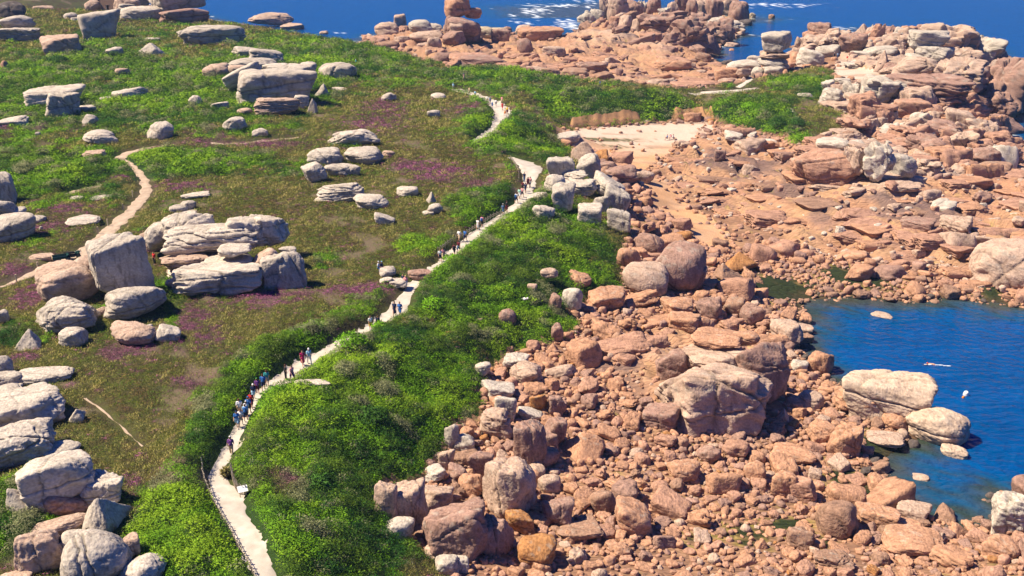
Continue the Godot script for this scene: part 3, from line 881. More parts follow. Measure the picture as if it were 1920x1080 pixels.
	var total := 0
	for key in heaps:
		var mm := MultiMesh.new()
		mm.transform_format = MultiMesh.TRANSFORM_3D
		mm.use_colors = true
		mm.mesh = shape_of(key / 100, key % 100)
		mm.instance_count = heaps[key][0].size()
		total += mm.instance_count
		for k in mm.instance_count:
			mm.set_instance_transform(k, heaps[key][0][k])
			var c: Color = heaps[key][1][k]
			c.a = 1.0
			mm.set_instance_color(k, c)
		var o := MultiMeshInstance3D.new()
		o.multimesh = mm
		o.material_override = M.stone
		o.name = numbered("loose_stones")
		add_child(o, true)
		tag(o, "small pink and brown stones strewn between the larger boulders of the shore", "stones", "", "stuff")
	print("stones: ", kinds, " and ", total, " loose")

func lay_ledges(g: RandomNumberGenerator) -> Array:
	# bedrock that stands out of the ground as jointed ledges, all dipping the same way
	var spots := []
	var z := -120.0
	while z > -420.0:
		var step := 4.6 if z > -260.0 else 6.5
		var x := z * 0.2
		while x < -z * 0.59:
			var px := x + g.randf_range(-0.4, 0.4) * step
			var pz := z + g.randf_range(-0.4, 0.4) * step
			var r := step * g.randf_range(0.55, 0.95)
			var u := g.randf()
			var kind := g.randi() % 6
			var turn := 0.35 + g.randf_range(-0.22, 0.22)
			var lean := Vector2(g.randf_range(-0.05, 0.06), g.randf_range(-0.1, 0.03))
			var high := g.randf_range(0.5, 1.0)
			x += step
			if sample(m_bed, px, pz) < 0.6 or sample(m_sand, px, pz) > 0.2 or sample(m_rock, px, pz) < 0.9: continue
			var base := sample(hgt, px, pz)
			if base < 0.1: continue
			var flat := sample(m_flat, px, pz)
			if u < flat * 0.35: continue
			var dark := sample(m_dark, px, pz)
			var tone := "salmon" if u > 0.6 else "pink"
			if base > 4.5: tone = "rosy" if u > 0.35 else ("pale" if u > 0.18 else "pink")
			if dark > 0.45 and u < 0.8: tone = "mauve" if u < 0.5 else "brown"
			var crag := sample(m_crag, px, pz)
			var basis := Basis.from_euler(Vector3(lean.x, turn, lean.y)).scaled_local(Vector3(r, r * high * (0.75 + crag * 1.0 - flat * 0.2), r * 0.8))
			spots.append([r / -pz, ["bedrock_ledge", 20 + kind, tone, Vector3(px, height(px, pz) - r * (0.16 - crag * 0.1), pz), basis, Vector2(px, pz), r]])
		z -= step * 0.85
	spots.sort_custom(func(a, b): return a[0] > b[0])
	var out := []
	for s in spots.slice(0, 290): out.append(s[1])
	print("ledges ", spots.size())
	return out

func name_singles(singles: Array) -> void:
	# a label from what the stone looks like and from the landmark beside it
	var counts := {}
	var found := []
	for s in singles:
		var best := ""
		var near := 1e9
		var where := Vector2.ZERO
		for l in landmarks:
			var d: float = l[1].distance_to(s[5])
			if d < near:
				near = d
				best = l[0]
				where = s[5] - l[1]
		var side := "right of" if absf(where.x) > absf(where.y) and where.x > 0 else ("left of" if absf(where.x) > absf(where.y) else ("in front of" if where.y > 0 else "behind"))
		found.append([near, s, side + " " + best])
	found.sort_custom(func(a, b): return a[0] < b[0])
	for f in found:
		var s = f[1]
		var look: String = TONE_WORD[s[2]] + " " + (SHAPE_WORD[s[1]] if s[1] < 20 else ["cracked", "broken", "jointed", "flat-topped", "stepped", "layered"][s[1] - 20])
		var noun: String = {"shore_boulder": "boulder", "headland_block": "granite block", "skerry_rock": "rock", "bedrock_ledge": "ledge"}[s[0]]
		var key: String = look + noun + f[2]
		var k: int = counts.get(key, 0)
		counts[key] = k + 1
		var o := put(s[0], shape_of(s[1], 11), M["stone_" + s[2]])
		o.transform = Transform3D(s[4], s[3])
		var label: String = look + " " + noun + ", " + (ORDER[k] + " such " if k else "close ") + f[2]
		tag(o, label, {"shore_boulder": "boulder", "headland_block": "rock", "skerry_rock": "rock", "bedrock_ledge": "ledge"}[s[0]], {"shore_boulder": "loose boulders of the pink shore", "headland_block": "jointed blocks of the headland", "skerry_rock": "rocks of the far skerries", "bedrock_ledge": "ledges of the bedrock"}[s[0]])

func named_rocks() -> void:
	var H := "boulders on the heath"
	# --- far left hill
	rock(20, 34, 50, 30, "d", "dark", "dark boulder cut by the left edge of the picture near the top", "", {})
	rock(36, 78, 74, 28, "l", "grey", "broad grey boulder carrying another at the upper left edge", "", {})
	rock(30, 56, 62, 28, "d", "grey", "grey boulder perched on a broader one at the upper left", "", {"gy": 76})
	rock(188, 75, 72, 55, "b", "grey", "tall upright grey block below the stone house, tallest on the upper heath", "", {"depth": 0.7, "rough": 0.7, "seed": 12})
	rock(114, 101, 66, 36, "b", "rosy", "squat grey block with an undercut left end, upper left heath", "", {"tilt": 0.12})
	rock(284, 104, 46, 24, "p", "pale", "pale pyramid-shaped boulder below and right of the tall upright block")
	rock(214, 102, 30, 14, "r", "pale", "small pale rock between the tall block and the pale pyramid boulder")
	rock(285, 78, 26, 8, "s", "pale", "low pale slab in the grass right of the tall upright block")
	rock(133, 38, 26, 14, "d", "grey", "small grey boulder above and left of the tall upright block")
	rock(148, 40, 26, 8, "s", "pale", "thin pale slab just left of the tall upright block's top")
	rock(80, 20, 40, 10, "s", "rosy", "low pinkish slab in the grass at the top left edge")
	rock(8, 131, 14, 17, "r", "pink", "small round pink boulder at the left edge in green bushes")
	rock(213, 145, 20, 10, "s", "pale", "small low pale rock, left one of a touching pair on the upper heath")
	rock(229, 144, 28, 17, "r", "rosy", "small rosy boulder, right one of a touching pair on the upper heath")
	rock(395, 84, 118, 36, "f", "grey", "long whale-backed grey boulder on the hill crest with scalloped dark front", "", {"depth": 0.45})
	rock(240, 26, 50, 30, "f", "rosy", "fluted rosy rock right beside the stone house")
	rock(175, 22, 30, 22, "d", "rosy", "rounded rosy rock touching the left wall of the stone house")
	rock(268, 39, 76, 28, "d", "pale", "sunlit pale outcrop in front of the big dark rock on the skyline", "", {"depth": 0.6})
	rock(238, 22, 34, 16, "s", "pale", "flat pale boulder leaning beside the stone house on its right", "", {"gy": 30})
	rock(345, 44, 96, 28, "s", "mauve", "huge dark slab at the foot of the skyline rock, its nose over the sea", "", {"depth": 0.5, "rough": 0.8, "yaw": 0.9})
	rock(326, 24, 110, 62, "b", "grey", "huge dark rock standing on the skyline against the sea, top cut off", "", {"gy": 40, "depth": 0.6, "rough": 0.8, "yaw": 0.9})
	rock(255, 16, 60, 50, "d", "grey", "big grey rock behind the sunlit pale outcrop at the top edge", "", {"gy": 26})
	rock(508, 50, 84, 26, "d", "rosy", "pinkish whale-shaped rock on the sea edge of the hill", "", {"depth": 0.5, "gy": 52})
	rock(548, 57, 44, 14, "a", "rosy", "low broken rocks' largest piece right of the whale-shaped rock", "", {"gy": 57})
	rock(607, 66, 16, 8, "r", "rosy", "small pinkish rock peeping over the crest before the sea")
	# --- tumbled groups on the upper heath
	rock(466, 110, 54, 22, "s", "grey", "leaning grey slab at the top of the upper heath's central rock group", "", {"tilt": -0.2})
	rock(498, 119, 60, 27, "s", "grey", "ridged grey slab right of the topmost leaning slab", "", {"tilt": -0.15})
	rock(470, 133, 88, 24, "d", "grey", "long low grey boulder under the two leaning slabs", "", {"depth": 0.5})
	rock(405, 147, 48, 28, "r", "rosy", "round rosy boulder at the left end of the central rock group")
	rock(448, 146, 36, 24, "r", "rosy", "dark-sided boulder between the round rosy one and the tilted slab")
	rock(515, 190, 140, 62, "b", "grey", "large dark-fronted block carrying the tilted slab, heart of the central rock group", "the dark-fronted heath block", {"depth": 0.6, "seed": 31})
	rock(455, 160, 72, 34, "s", "pale", "pale slab tilted up like a ramp against the dark-fronted block", "", {"gy": 186, "tilt": 0.42, "depth": 0.6})
	rock(535, 152, 84, 34, "d", "pale", "pale dome resting on top of the dark-fronted block", "", {"gy": 184, "depth": 0.6})
	rock(575, 140, 36, 24, "d", "pale", "small pale dome at the right top end of the dark-fronted block", "", {"gy": 180})
	rock(633, 152, 68, 36, "d", "grey", "isolated grey boulder with cracked face right of the central rock group", "", {"seed": 77})
	rock(603, 181, 30, 24, "p", "grey", "small pointed grey boulder below the isolated cracked one")
	rock(636, 172, 30, 8, "s", "pale", "thin pale slab below the isolated cracked boulder")
	rock(520, 212, 86, 30, "l", "rosy", "long rosy ledge of rock in front of the dark-fronted block", "", {"depth": 0.5})
	rock(566, 204, 28, 26, "r", "pale", "pale egg-shaped boulder standing on the right of the rosy ledge", "", {"gy": 210})
	rock(585, 213, 20, 28, "p", "grey", "narrow grey boulder at the right end of the rosy ledge")
	rock(365, 200, 24, 20, "a", "pale", "small jagged pale rock left of the rosy ledge")
	rock(412, 208, 32, 18, "a", "pale", "jagged pale rock right of a smaller jagged one, middle of the upper heath")
	rock(460, 215, 30, 13, "d", "rosy", "low rosy rock just left of the rosy ledge")
	rock(439, 245, 42, 27, "r", "pale", "egg-shaped pale boulder alone in the green bushes above the faint trail", "", {"tilt": 0.3})
	rock(488, 255, 28, 15, "a", "pale", "small jagged pale rock below right of the egg-shaped pale boulder")
	rock(105, 200, 108, 38, "s", "pale", "flat layered pale rock behind the split block on the left heath", "", {"depth": 0.6})
	rock(116, 221, 64, 48, "c", "grey", "split grey block with dark right side on the left heath", "", {"depth": 0.7})
	rock(165, 211, 28, 14, "s", "grey", "small grey slab right of the split grey block")
	rock(166, 232, 30, 18, "p", "pale", "small pale wedge below right of the split grey block", "", {"tilt": 0.4})
	rock(245, 187, 64, 22, "s", "pale", "long flat pale rock lying in green bushes, upper left heath", "", {"tilt": 0.1, "depth": 0.5})
	rock(197, 191, 22, 10, "d", "grey", "little grey rock left of the long flat pale rock")
	rock(22, 238, 58, 20, "s", "pale", "flat pale slab at the left edge beside purple heather", "", {"tilt": 0.1})
	rock(189, 270, 60, 26, "d", "pale", "pale dome with a Y-shaped crack above the bend of the sandy trail", "", {"seed": 42})
	rock(301, 261, 44, 34, "r", "pale", "tall pale boulder right of the cracked dome near the sandy trail", "", {"tilt": -0.2})
	rock(72, 258, 13, 11, "r", "grey", "tiny grey boulder alone in brown heath near the left edge")
	rock(178, 305, 44, 24, "l", "rosy", "rosy rock right at the fork of the sandy trail")
	rock(54, 164, 16, 6, "s", "pale", "tiny pale slab on the upper left heath")
	rock(663, 272, 92, 30, "f", "pale", "long fluted pale boulder left of the purple heather, mid heath", "", {"depth": 0.5})
	rock(610, 307, 66, 30, "d", "pale", "pale dome at the back of the five-boulder group on the mid heath", "", {"depth": 0.6})
	rock(680, 309, 70, 34, "d", "grey", "largest dome of the five-boulder group on the mid heath")
	rock(591, 340, 38, 36, "a", "pale", "jagged pale rock at the left front of the five-boulder group", "", {"tilt": 0.4})
	rock(637, 330, 56, 26, "d", "grey", "low grey boulder in the middle of the five-boulder group")
	rock(664, 328, 24, 20, "r", "grey", "small grey boulder at the front right of the five-boulder group")
	rock(728, 294, 24, 13, "d", "rosy", "small rosy boulder just right of the five-boulder group")
	rock(823, 187, 30, 13, "d", "pale", "flat white boulder in the grass beside the far main path")
	rock(813, 222, 24, 16, "d", "grey", "small grey boulder among purple heather below the flat white one")
	rock(729, 190, 28, 17, "a", "grey", "small grey rock above the purple heather patch")
	rock(636, 378, 94, 36, "l", "pale", "long low jagged pale boulder on the mid heath", "", {"depth": 0.5, "tilt": 0.1})
	rock(697, 392, 62, 28, "d", "pale", "smooth pale dome right of the long jagged boulder")
	rock(720, 422, 40, 22, "s", "pale", "pale flat boulder sloping to the right below the smooth dome", "", {"tilt": -0.3})
	rock(764, 368, 40, 20, "d", "pale", "pale low dome alone on brown heath left of the main path")
	rock(809, 382, 20, 22, "p", "grey", "small pointed rock, top of a little row of three beside the main path")
	rock(815, 399, 28, 18, "d", "grey", "middle rock of a little row of three beside the main path")
	rock(803, 404, 22, 9, "s", "pale", "lowest rock of a little row of three beside the main path")
	rock(336, 399, 34, 16, "d", "grey", "left of two touching grey boulders above the layered outcrop")
	rock(354, 393, 26, 18, "r", "grey", "right of two touching grey boulders above the layered outcrop")
	rock(366, 371, 52, 10, "s", "pale", "pale flat slab above the two touching grey boulders", "", {"depth": 0.5})
	rock(351, 402, 34, 7, "s", "pale", "thin rosy slab under the two touching grey boulders")
	rock(156, 419, 60, 15, "d", "pale", "long low pale boulder left of the sandy trail")
	rock(143, 375, 24, 7, "s", "pale", "thin pale slab in the heath left of the sandy trail")
	rock(190, 373, 38, 6, "s", "pale", "long thin pale slab near the sandy trail's left side")
	rock(2, 384, 48, 62, "r", "grey", "tall round boulder at the left edge above the dark dome")
	rock(10, 408, 42, 34, "r", "grey", "grey boulder wedged behind the dark dome at the left edge")
	rock(22, 449, 76, 50, "d", "grey", "big dark-sided dome at the left edge above the sandy trail", "", {"seed": 91})
	rock(36, 404, 26, 16, "r", "pale", "small pale boulder right behind the big left-edge dome")
	rock(68, 418, 34, 15, "d", "grey", "low grey boulder right of the big left-edge dome")
	rock(80, 487, 50, 13, "s", "rosy", "pale rosy slab in front of the quad bike's trailer", "", {"depth": 0.6})
	rock(77, 432, 8, 8, "r", "pale", "tiny white stone above the trailer on the heath")
	# --- the great block and its neighbours
	rock(98, 511, 44, 20, "d", "rosy", "rosy boulder behind the big block's left neighbour")
	rock(252, 590, 108, 62, "d", "grey", "sloping grey base slab under the great block", "", {"seed": 15, "depth": 0.8})
	rock(222, 570, 104, 128, "b", "grey", "great block with a dark overhanging front, biggest boulder on the heath", "the great heath block", {"gy": 578, "depth": 0.62, "rough": 0.8, "seed": 8, "yaw": 0.7})
	rock(168, 548, 74, 76, "d", "rosy", "rosy shoulder of rock leaning on the great block's left side", "", {"gy": 560})
	rock(126, 566, 104, 76, "r", "rosy", "rounded boulder with a ledge, left of the great block", "", {"seed": 23})
	rock(123, 622, 112, 66, "c", "grey", "pitted boulder standing in front of the rounded one, left foreground of the great block", "", {"seed": 66, "depth": 0.75})
	rock(136, 650, 48, 36, "s", "pale", "low pale rock at the foot of the pitted boulder")
	rock(187, 592, 22, 16, "r", "rosy", "small rosy stone between the pitted boulder and the great block")
	rock(216, 587, 34, 14, "p", "pale", "small pale wedge before the great block's base slab")
	rock(49, 658, 50, 42, "p", "grey", "small grey pyramid boulder below left of the pitted boulder", "", {"depth": 0.9})
	rock(248, 646, 82, 42, "d", "rosy", "low rosy boulder right of the path of heather below the great block", "", {"depth": 0.6})
	rock(274, 632, 26, 24, "r", "grey", "small grey boulder leaning on the low rosy boulder's right end")
	rock(314, 638, 44, 28, "s", "pale", "pale wedge right of the low rosy boulder", "", {"tilt": -0.3})
	# --- the layered outcrop
	rock(284, 470, 44, 38, "d", "rosy", "rosy rounded rock at the far left end of the layered outcrop")
	rock(300, 468, 60, 52, "r", "pale", "pale rounded rock, second from the left in the layered outcrop", "", {"gy": 492})
	rock(355, 470, 96, 74, "c", "pale", "pale dome crowning the back of the layered outcrop", "", {"gy": 500, "depth": 0.6})
	rock(390, 520, 150, 50, "l", "pale", "broad layered bench forming the middle of the layered outcrop", "the layered heath outcrop", {"depth": 0.7, "seed": 5})
	rock(400, 482, 178, 66, "l", "pale", "long layered slab along the top of the layered outcrop", "", {"gy": 520, "depth": 0.5, "seed": 18})
	rock(350, 520, 100, 52, "l", "rosy", "layered rosy boulder at the left front of the layered outcrop", "", {"gy": 530})
	rock(460, 470, 84, 66, "c", "pale", "pale dome right of the long slab in the layered outcrop", "", {"gy": 512, "depth": 0.7})
	rock(500, 465, 80, 66, "c", "pale", "cracked pale dome at the upper right of the layered outcrop", "", {"gy": 505, "depth": 0.7})
	rock(405, 553, 168, 64, "c", "pale", "wide cracked block at the front of the layered outcrop", "", {"seed": 9, "depth": 0.6})
	rock(345, 548, 64, 36, "r", "rosy", "two-humped rosy boulder at the lower left of the layered outcrop")
	rock(430, 502, 88, 24, "s", "pale", "flat pancake boulder balanced on the cracked block", "", {"gy": 540})
	rock(440, 482, 60, 26, "s", "pale", "second pancake boulder stacked on the flat one", "", {"gy": 538})
	rock(442, 474, 36, 18, "d", "pale", "small cap stone topping the pancake stack", "", {"gy": 534})
	rock(498, 520, 56, 56, "d", "rosy", "rosy boulder between the pancake stack and the right-hand blocks", "", {"gy": 532})
	rock(512, 541, 44, 64, "b", "grey", "tall dark-faced block at the lower right of the layered outcrop", "", {"seed": 27})
	rock(546, 538, 54, 68, "r", "grey", "rounded dark-faced block at the right end of the layered outcrop", "", {"seed": 28})
	rock(540, 478, 32, 18, "d", "grey", "small grey boulder on top at the right end of the layered outcrop", "", {"gy": 520})
	# --- left edge, lower down
	rock(4, 603, 22, 22, "r", "grey", "small grey boulder at the left edge level with the great block")
	rock(4, 706, 36, 40, "r", "grey", "round grey boulder at the left edge above three flat rocks")
	rock(82, 718, 104, 28, "s", "pale", "long flat pale boulder in heather at the left edge", "", {"depth": 0.5})
	rock(12, 726, 54, 30, "s", "grey", "grey slab at the left edge under a round boulder")
	rock(14, 748, 60, 28, "s", "grey", "second grey slab at the left edge, lowest of its stack")
	rock(40, 806, 140, 74, "b", "pale", "big pale boulder with a cut right side at the left edge", "", {"depth": 0.75, "seed": 51, "yaw": 0.7})
	rock(32, 868, 128, 78, "f", "pale", "bulging pale boulder with hollows at the left edge", "", {"seed": 52})
	rock(112, 856, 70, 30, "d", "grey", "flat-topped grey boulder behind the wide white block")
	rock(101, 932, 128, 86, "b", "pale", "wide white-topped block with dark front, lower left group", "the wide white-topped block", {"seed": 53, "depth": 0.7, "rough": 0.7})
	rock(144, 790, 30, 26, "p", "pale", "little pale spike of rock alone in the heath, lower left")
	rock(184, 952, 92, 68, "c", "pale", "boulder with a dark hollow behind the pyramid boulder, lower left group", "", {"seed": 54})
	rock(204, 998, 100, 84, "p", "grey", "smooth pyramid boulder with dark right face, lower left group", "the smooth pyramid boulder", {"seed": 60, "depth": 0.9})
	rock(118, 968, 76, 50, "s", "pink", "pinkish tilted slab in the gap of the lower left group", "", {"tilt": -0.3})
	rock(34, 962, 56, 52, "p", "grey", "leaning grey fin of rock at the left of the lower left group", "", {"tilt": 0.4})
	rock(82, 955, 32, 20, "a", "pale", "small pale rock beside the pinkish tilted slab")
	rock(105, 1005, 112, 36, "d", "rosy", "long rosy rock below the pinkish slab", "", {"depth": 0.5})
	rock(72, 1072, 88, 84, "f", "rosy", "twisted hollowed boulder at the bottom left", "", {"seed": 57})
	rock(178, 1088, 122, 100, "r", "grey", "great round boulder with a tuft of grass on it, bottom left", "the round bottom-left boulder", {"seed": 58, "rough": 0.6})
	rock(150, 1040, 70, 50, "d", "grey", "grey hump behind the great round boulder, bottom left", "", {"gy": 1062})
	rock(238, 1044, 42, 40, "c", "rosy", "small broken rosy boulder right behind the great round boulder", "", {})
	rock(268, 1100, 84, 62, "d", "pale", "pale ribbed boulder cut off by the bottom edge, right of the round one", "", {"seed": 59})
	rock(28, 1095, 64, 26, "d", "rosy", "low rosy boulder at the very bottom left corner")
	# --- beside the main path
	rock(789, 526, 48, 22, "d", "mauve", "grey boulder on the right edge of the path where it narrows", "", {"depth": 0.6})
	rock(727, 520, 30, 20, "d", "grey", "dark grey boulder left of the path below the seated group")
	rock(724, 530, 24, 12, "d", "pale", "pale boulder in front of the dark grey one, left of the path")
	rock(746, 538, 34, 16, "s", "pale", "pale slab forming a step at the left rim of the path", "", {})
	rock(586, 722, 66, 10, "s", "pale", "flat pale rock shelf jutting right from the path", "", {"depth": 0.35})
	# --- the grey boulders at the head of the boulder slope
	rock(1050, 342, 54, 48, "b", "grey", "tall grey boulder left of the layered pile at the cliff edge", "", {"seed": 71})
	rock(1040, 362, 40, 36, "d", "pale", "pale boulder under the tall grey one at the cliff edge", "", {})
	rock(1082, 364, 74, 30, "l", "pale", "layered pale boulder at the cliff edge, lower of two", "the layered cliff-edge boulders", {"depth": 0.7, "seed": 72})
	rock(1078, 341, 54, 24, "l", "pale", "layered pale boulder at the cliff edge, upper of two", "", {"gy": 362, "depth": 0.8})
	rock(1057, 394, 46, 50, "b", "grey", "dark blue-shadowed block standing in bracken at the cliff edge", "", {"depth": 0.7, "seed": 73})
	rock(1104, 336, 44, 48, "a", "grey", "spiky grey boulder with pits right of the layered pile", "", {"seed": 74})
	rock(1092, 306, 50, 42, "p", "rosy", "big rosy pyramid at the head of the beach", "the rosy beach-head pyramid", {"seed": 75})
	rock(1062, 267, 50, 20, "s", "pale", "pale flat boulder at the left end of the sandy beach", "", {})
	rock(1140, 372, 60, 40, "s", "pale", "pale slab tilted to the right over the boulder slope", "", {"tilt": -0.45, "gy": 385})
	rock(1155, 396, 50, 44, "b", "grey", "dark-faced slab under the pale tilted slab", "", {"tilt": -0.3})
	rock(1162, 430, 44, 40, "b", "grey", "dark-sided block below the tilted slabs at the slope edge")
	rock(1126, 396, 30, 30, "a", "grey", "grey rock in bracken left of the dark-faced slab")
	rock(1106, 421, 46, 38, "b", "pale", "pale square boulder standing in bright bracken", "", {"seed": 79})
	rock(1018, 412, 40, 28, "r", "pale", "pale boulder with a trailing tail in bracken right of the path", "", {"tilt": -0.3})
	rock(1008, 374, 34, 13, "s", "pale", "thin pale slab in bracken right of the path", "", {"tilt": 0.25})
	rock(1140, 325, 40, 24, "a", "mauve", "dusky boulder on the sand beside the spiky grey one")
	rock(1165, 345, 60, 34, "a", "mauve", "broad dusky boulder on the sand above the boulder slope", "", {"seed": 82})
	rock(1208, 344, 38, 26, "r", "rosy", "rounded rosy boulder sitting alone on the orange sand", "", {"depth": 0.9})
	rock(1145, 352, 34, 22, "a", "mauve", "angular dusky boulder below the broad one on the sand")
	# --- big boulders half way down
	rock(1180, 508, 48, 46, "r", "salmon", "warm rounded boulder at the foot of the bracken slope", "", {"seed": 84})
	rock(1210, 552, 84, 60, "r", "rosy", "big smooth egg-shaped boulder, lower of a pair below the bracken slope", "the big egg-shaped boulder", {"seed": 85, "rough": 0.6})
	rock(1272, 546, 96, 90, "r", "mauve", "biggest smooth boulder of the pair below the bracken slope", "the biggest smooth boulder", {"seed": 86, "rough": 0.6})
	rock(1220, 478, 52, 42, "r", "mauve", "shaded round boulder behind the smooth pair")
	rock(1200, 470, 30, 30, "r", "mauve", "smaller round boulder left of the shaded one")
	rock(1371, 533, 66, 42, "p", "brown", "brown roof-shaped boulder on the orange gravel", "the brown roof-shaped boulder", {})
	rock(1308, 545, 26, 50, "b", "mauve", "upright slab at the right side of the biggest smooth boulder", "", {"tilt": -0.2})
	rock(1030, 519, 32, 18, "d", "rosy", "rosy rock with a dark overhang on the grassy slope", "", {})
	rock(1086, 537, 44, 30, "c", "salmon", "rusty twin-humped boulder on the grassy slope", "", {})
	rock(998, 545, 18, 14, "r", "rosy", "small rosy boulder alone on the grassy slope", "", {})
	rock(1072, 577, 40, 40, "r", "pale", "pale egg-shaped boulder at the edge of the grassy slope", "", {"seed": 88})
	rock(1140, 582, 72, 42, "b", "salmon", "broad flat-topped salmon boulder below the grassy slope", "the flat-topped salmon boulder", {"depth": 0.7})
	rock(1040, 580, 24, 30, "r", "mauve", "dusky boulder half buried in the grassy slope", "", {})
	rock(952, 612, 34, 34, "d", "mauve", "dusky boulder over a dark hollow in the grassy slope", "", {})
	rock(895, 604, 20, 9, "s", "rosy", "small flat rosy rock high on the grassy slope", "", {})
	rock(1045, 640, 24, 34, "d", "mauve", "dusky rock at the bottom of the grassy slope", "", {})
	rock(905, 702, 30, 24, "r", "pale", "pale egg-shaped boulder at the lower rim of the grassy slope", "", {})
	# --- boulders under the green slope, centre
	rock(968, 692, 48, 30, "b", "pale", "pale block topping the pile under the grassy slope", "", {"gy": 705})
	rock(985, 722, 60, 44, "c", "rosy", "rosy jointed block under the pale one", "", {})
	rock(935, 748, 62, 32, "b", "pale", "pale slab at the upper end of the boulder pile under the green slope", "", {"tilt": -0.2})
	rock(948, 790, 40, 50, "b", "pale", "pale upright block below the upper pale slab", "", {})
	rock(930, 822, 60, 58, "l", "rosy", "layered rosy block in the pile under the green slope", "the layered rosy block", {"seed": 94})
	rock(995, 876, 60, 88, "a", "mauve", "tall dusky pillar boulder in the pile under the green slope", "the tall dusky pillar boulder", {"seed": 95})
	rock(1010, 772, 34, 38, "a", "rust", "orange lichen covered boulder among dusky rocks", "the orange lichen boulder", {})
	rock(994, 786, 48, 24, "s", "pale", "pale slab leaning below the orange lichen covered boulder", "", {"tilt": -0.3})
	rock(1042, 840, 44, 60, "a", "mauve", "dusky wedge right of the tall pillar boulder", "", {})
	rock(1085, 860, 92, 56, "p", "salmon", "ridge-backed salmon boulder pointing left, centre of the boulder beach", "the ridge-backed salmon boulder", {"seed": 97})
	rock(1045, 780, 34, 40, "a", "mauve", "dark sided wedge beside the orange lichen covered boulder")
	rock(846, 840, 28, 46, "a", "grey", "shaded grey boulder at the rim of the green slope", "", {})
	rock(870, 846, 40, 36, "a", "grey", "shaded block right of the grey rim boulder", "", {})
	rock(838, 880, 30, 40, "b", "rosy", "narrow rosy boulder under the green rim", "", {})
	rock(816, 903, 46, 32, "a", "pale", "pale sharp boulder poking out of the green slope", "", {})
	rock(901, 892, 48, 50, "b", "mauve", "dusky square boulder behind the pale overhanging one", "", {})
	rock(955, 970, 100, 118, "a", "rosy", "big pale rosy boulder overhanging a notch, standout of the pile", "the pale overhanging boulder", {"seed": 99, "rough": 0.8, "depth": 0.95})
	rock(885, 930, 54, 46, "a", "salmon", "salmon boulder left of the pale overhanging one")
	rock(822, 957, 62, 52, "b", "rosy", "rounded square rosy boulder at the foot of the green slope", "", {})
	rock(770, 985, 60, 84, "b", "rosy", "right half of a split rosy boulder emerging from the green slope", "", {"seed": 101})
	rock(724, 975, 42, 70, "b", "rosy", "left half of a split rosy boulder emerging from the green slope", "", {"seed": 102})
	rock(750, 1012, 54, 44, "d", "pale", "pale boulder poking from the grass under the split boulder", "", {})
	rock(853, 1048, 116, 112, "b", "mauve", "big heart-shaped dusky boulder at the bottom centre", "the heart-shaped dusky boulder", {"seed": 104, "rough": 1.2})
	rock(930, 1038, 66, 72, "a", "mauve", "dark boulder wedged right of the heart-shaped one", "", {})
	rock(1007, 1063, 70, 62, "r", "rust", "rust stained round boulder at the bottom centre", "the rust stained round boulder", {"seed": 106, "rough": 0.7})
	rock(1086, 1013, 82, 38, "s", "brown", "flat brown boulder like a lens right of the rust stained one", "the flat lens-shaped boulder", {"tilt": 0.1})
	rock(1187, 1001, 76, 60, "r", "salmon", "barrel-shaped salmon boulder on the boulder beach", "the barrel-shaped boulder", {"seed": 108, "tilt": -0.3})
	rock(1130, 965, 50, 50, "r", "brown", "smooth brown boulder left of the barrel-shaped one")
	rock(1046, 985, 60, 56, "a", "mauve", "shaded angular boulder above the flat lens-shaped one")
	rock(975, 1000, 50, 46, "a", "rust", "rusty broken boulder under the pale overhanging one")
	rock(814, 1050, 36, 28, "r", "rosy", "small rosy boulder left under the heart-shaped one")
	rock(838, 1078, 44, 38, "r", "grey", "grey round boulder at the bottom edge under the heart-shaped one")
	rock(866, 1072, 30, 30, "b", "pale", "pale block at the bottom edge under the heart-shaped one")
	rock(1160, 1045, 46, 30, "c", "salmon", "cracked salmon boulder below the barrel-shaped one")
	rock(1030, 850, 34, 40, "a", "mauve", "dusky boulder tucked behind the ridge-backed one")
	rock(860, 905, 40, 34, "a", "mauve", "shaded dusky boulder between the slope and the square boulder")
	# --- the dark smooth outcrop
	rock(1345, 778, 200, 110, "c", "rosy", "great cracked rosy outcrop beside the blue pool", "the smooth poolside outcrop", {"seed": 111, "depth": 0.75, "yaw": 0.2, "sink": 0.6})
	rock(1425, 752, 110, 110, "a", "mauve", "dark shaded right flank of the outcrop beside the pool", "", {"seed": 112, "depth": 0.6})
	rock(1355, 718, 150, 74, "c", "rosy", "smooth rosy middle hump of the outcrop beside the pool", "", {"gy": 762, "seed": 113, "depth": 0.6})
	rock(1345, 656, 92, 40, "s", "salmon", "warm orange cap slab on the outcrop beside the pool", "", {"gy": 745, "seed": 114})
	rock(1396, 652, 56, 36, "d", "salmon", "rounded warm cap right of the cap slab on the outcrop", "", {"gy": 742})
	rock(1310, 790, 90, 50, "d", "mauve", "low dusky apron at the foot of the poolside outcrop", "", {"depth": 0.6})
	rock(1265, 720, 70, 70, "c", "mauve", "cracked dusky shoulder left of the smooth outcrop", "", {"seed": 116})
	rock(1280, 622, 60, 36, "b", "salmon", "square warm boulder above the smooth outcrop", "", {})
	rock(1272, 592, 60, 34, "b", "salmon", "flat warm slab with a dark cleft on its right, above the outcrop", "", {})
	rock(1318, 626, 40, 34, "r", "salmon", "tilted warm boulder right of the square warm one", "", {"tilt": -0.4})
	rock(1330, 605, 50, 50, "c", "mauve", "split dusky block above the smooth outcrop's cap", "", {})
	rock(1378, 596, 40, 40, "a", "brown", "dark diamond-shaped block above the outcrop's cap", "", {})
	rock(1410, 612, 44, 44, "a", "mauve", "shaded block right of the dark diamond-shaped one", "", {})
	rock(1475, 648, 60, 48, "a", "rosy", "pale block with a dark pool-side face at the water's edge", "the dark-faced waterside block", {"seed": 122})
	rock(1505, 628, 40, 22, "s", "rosy", "low pale rock stepping into the pool", "", {})
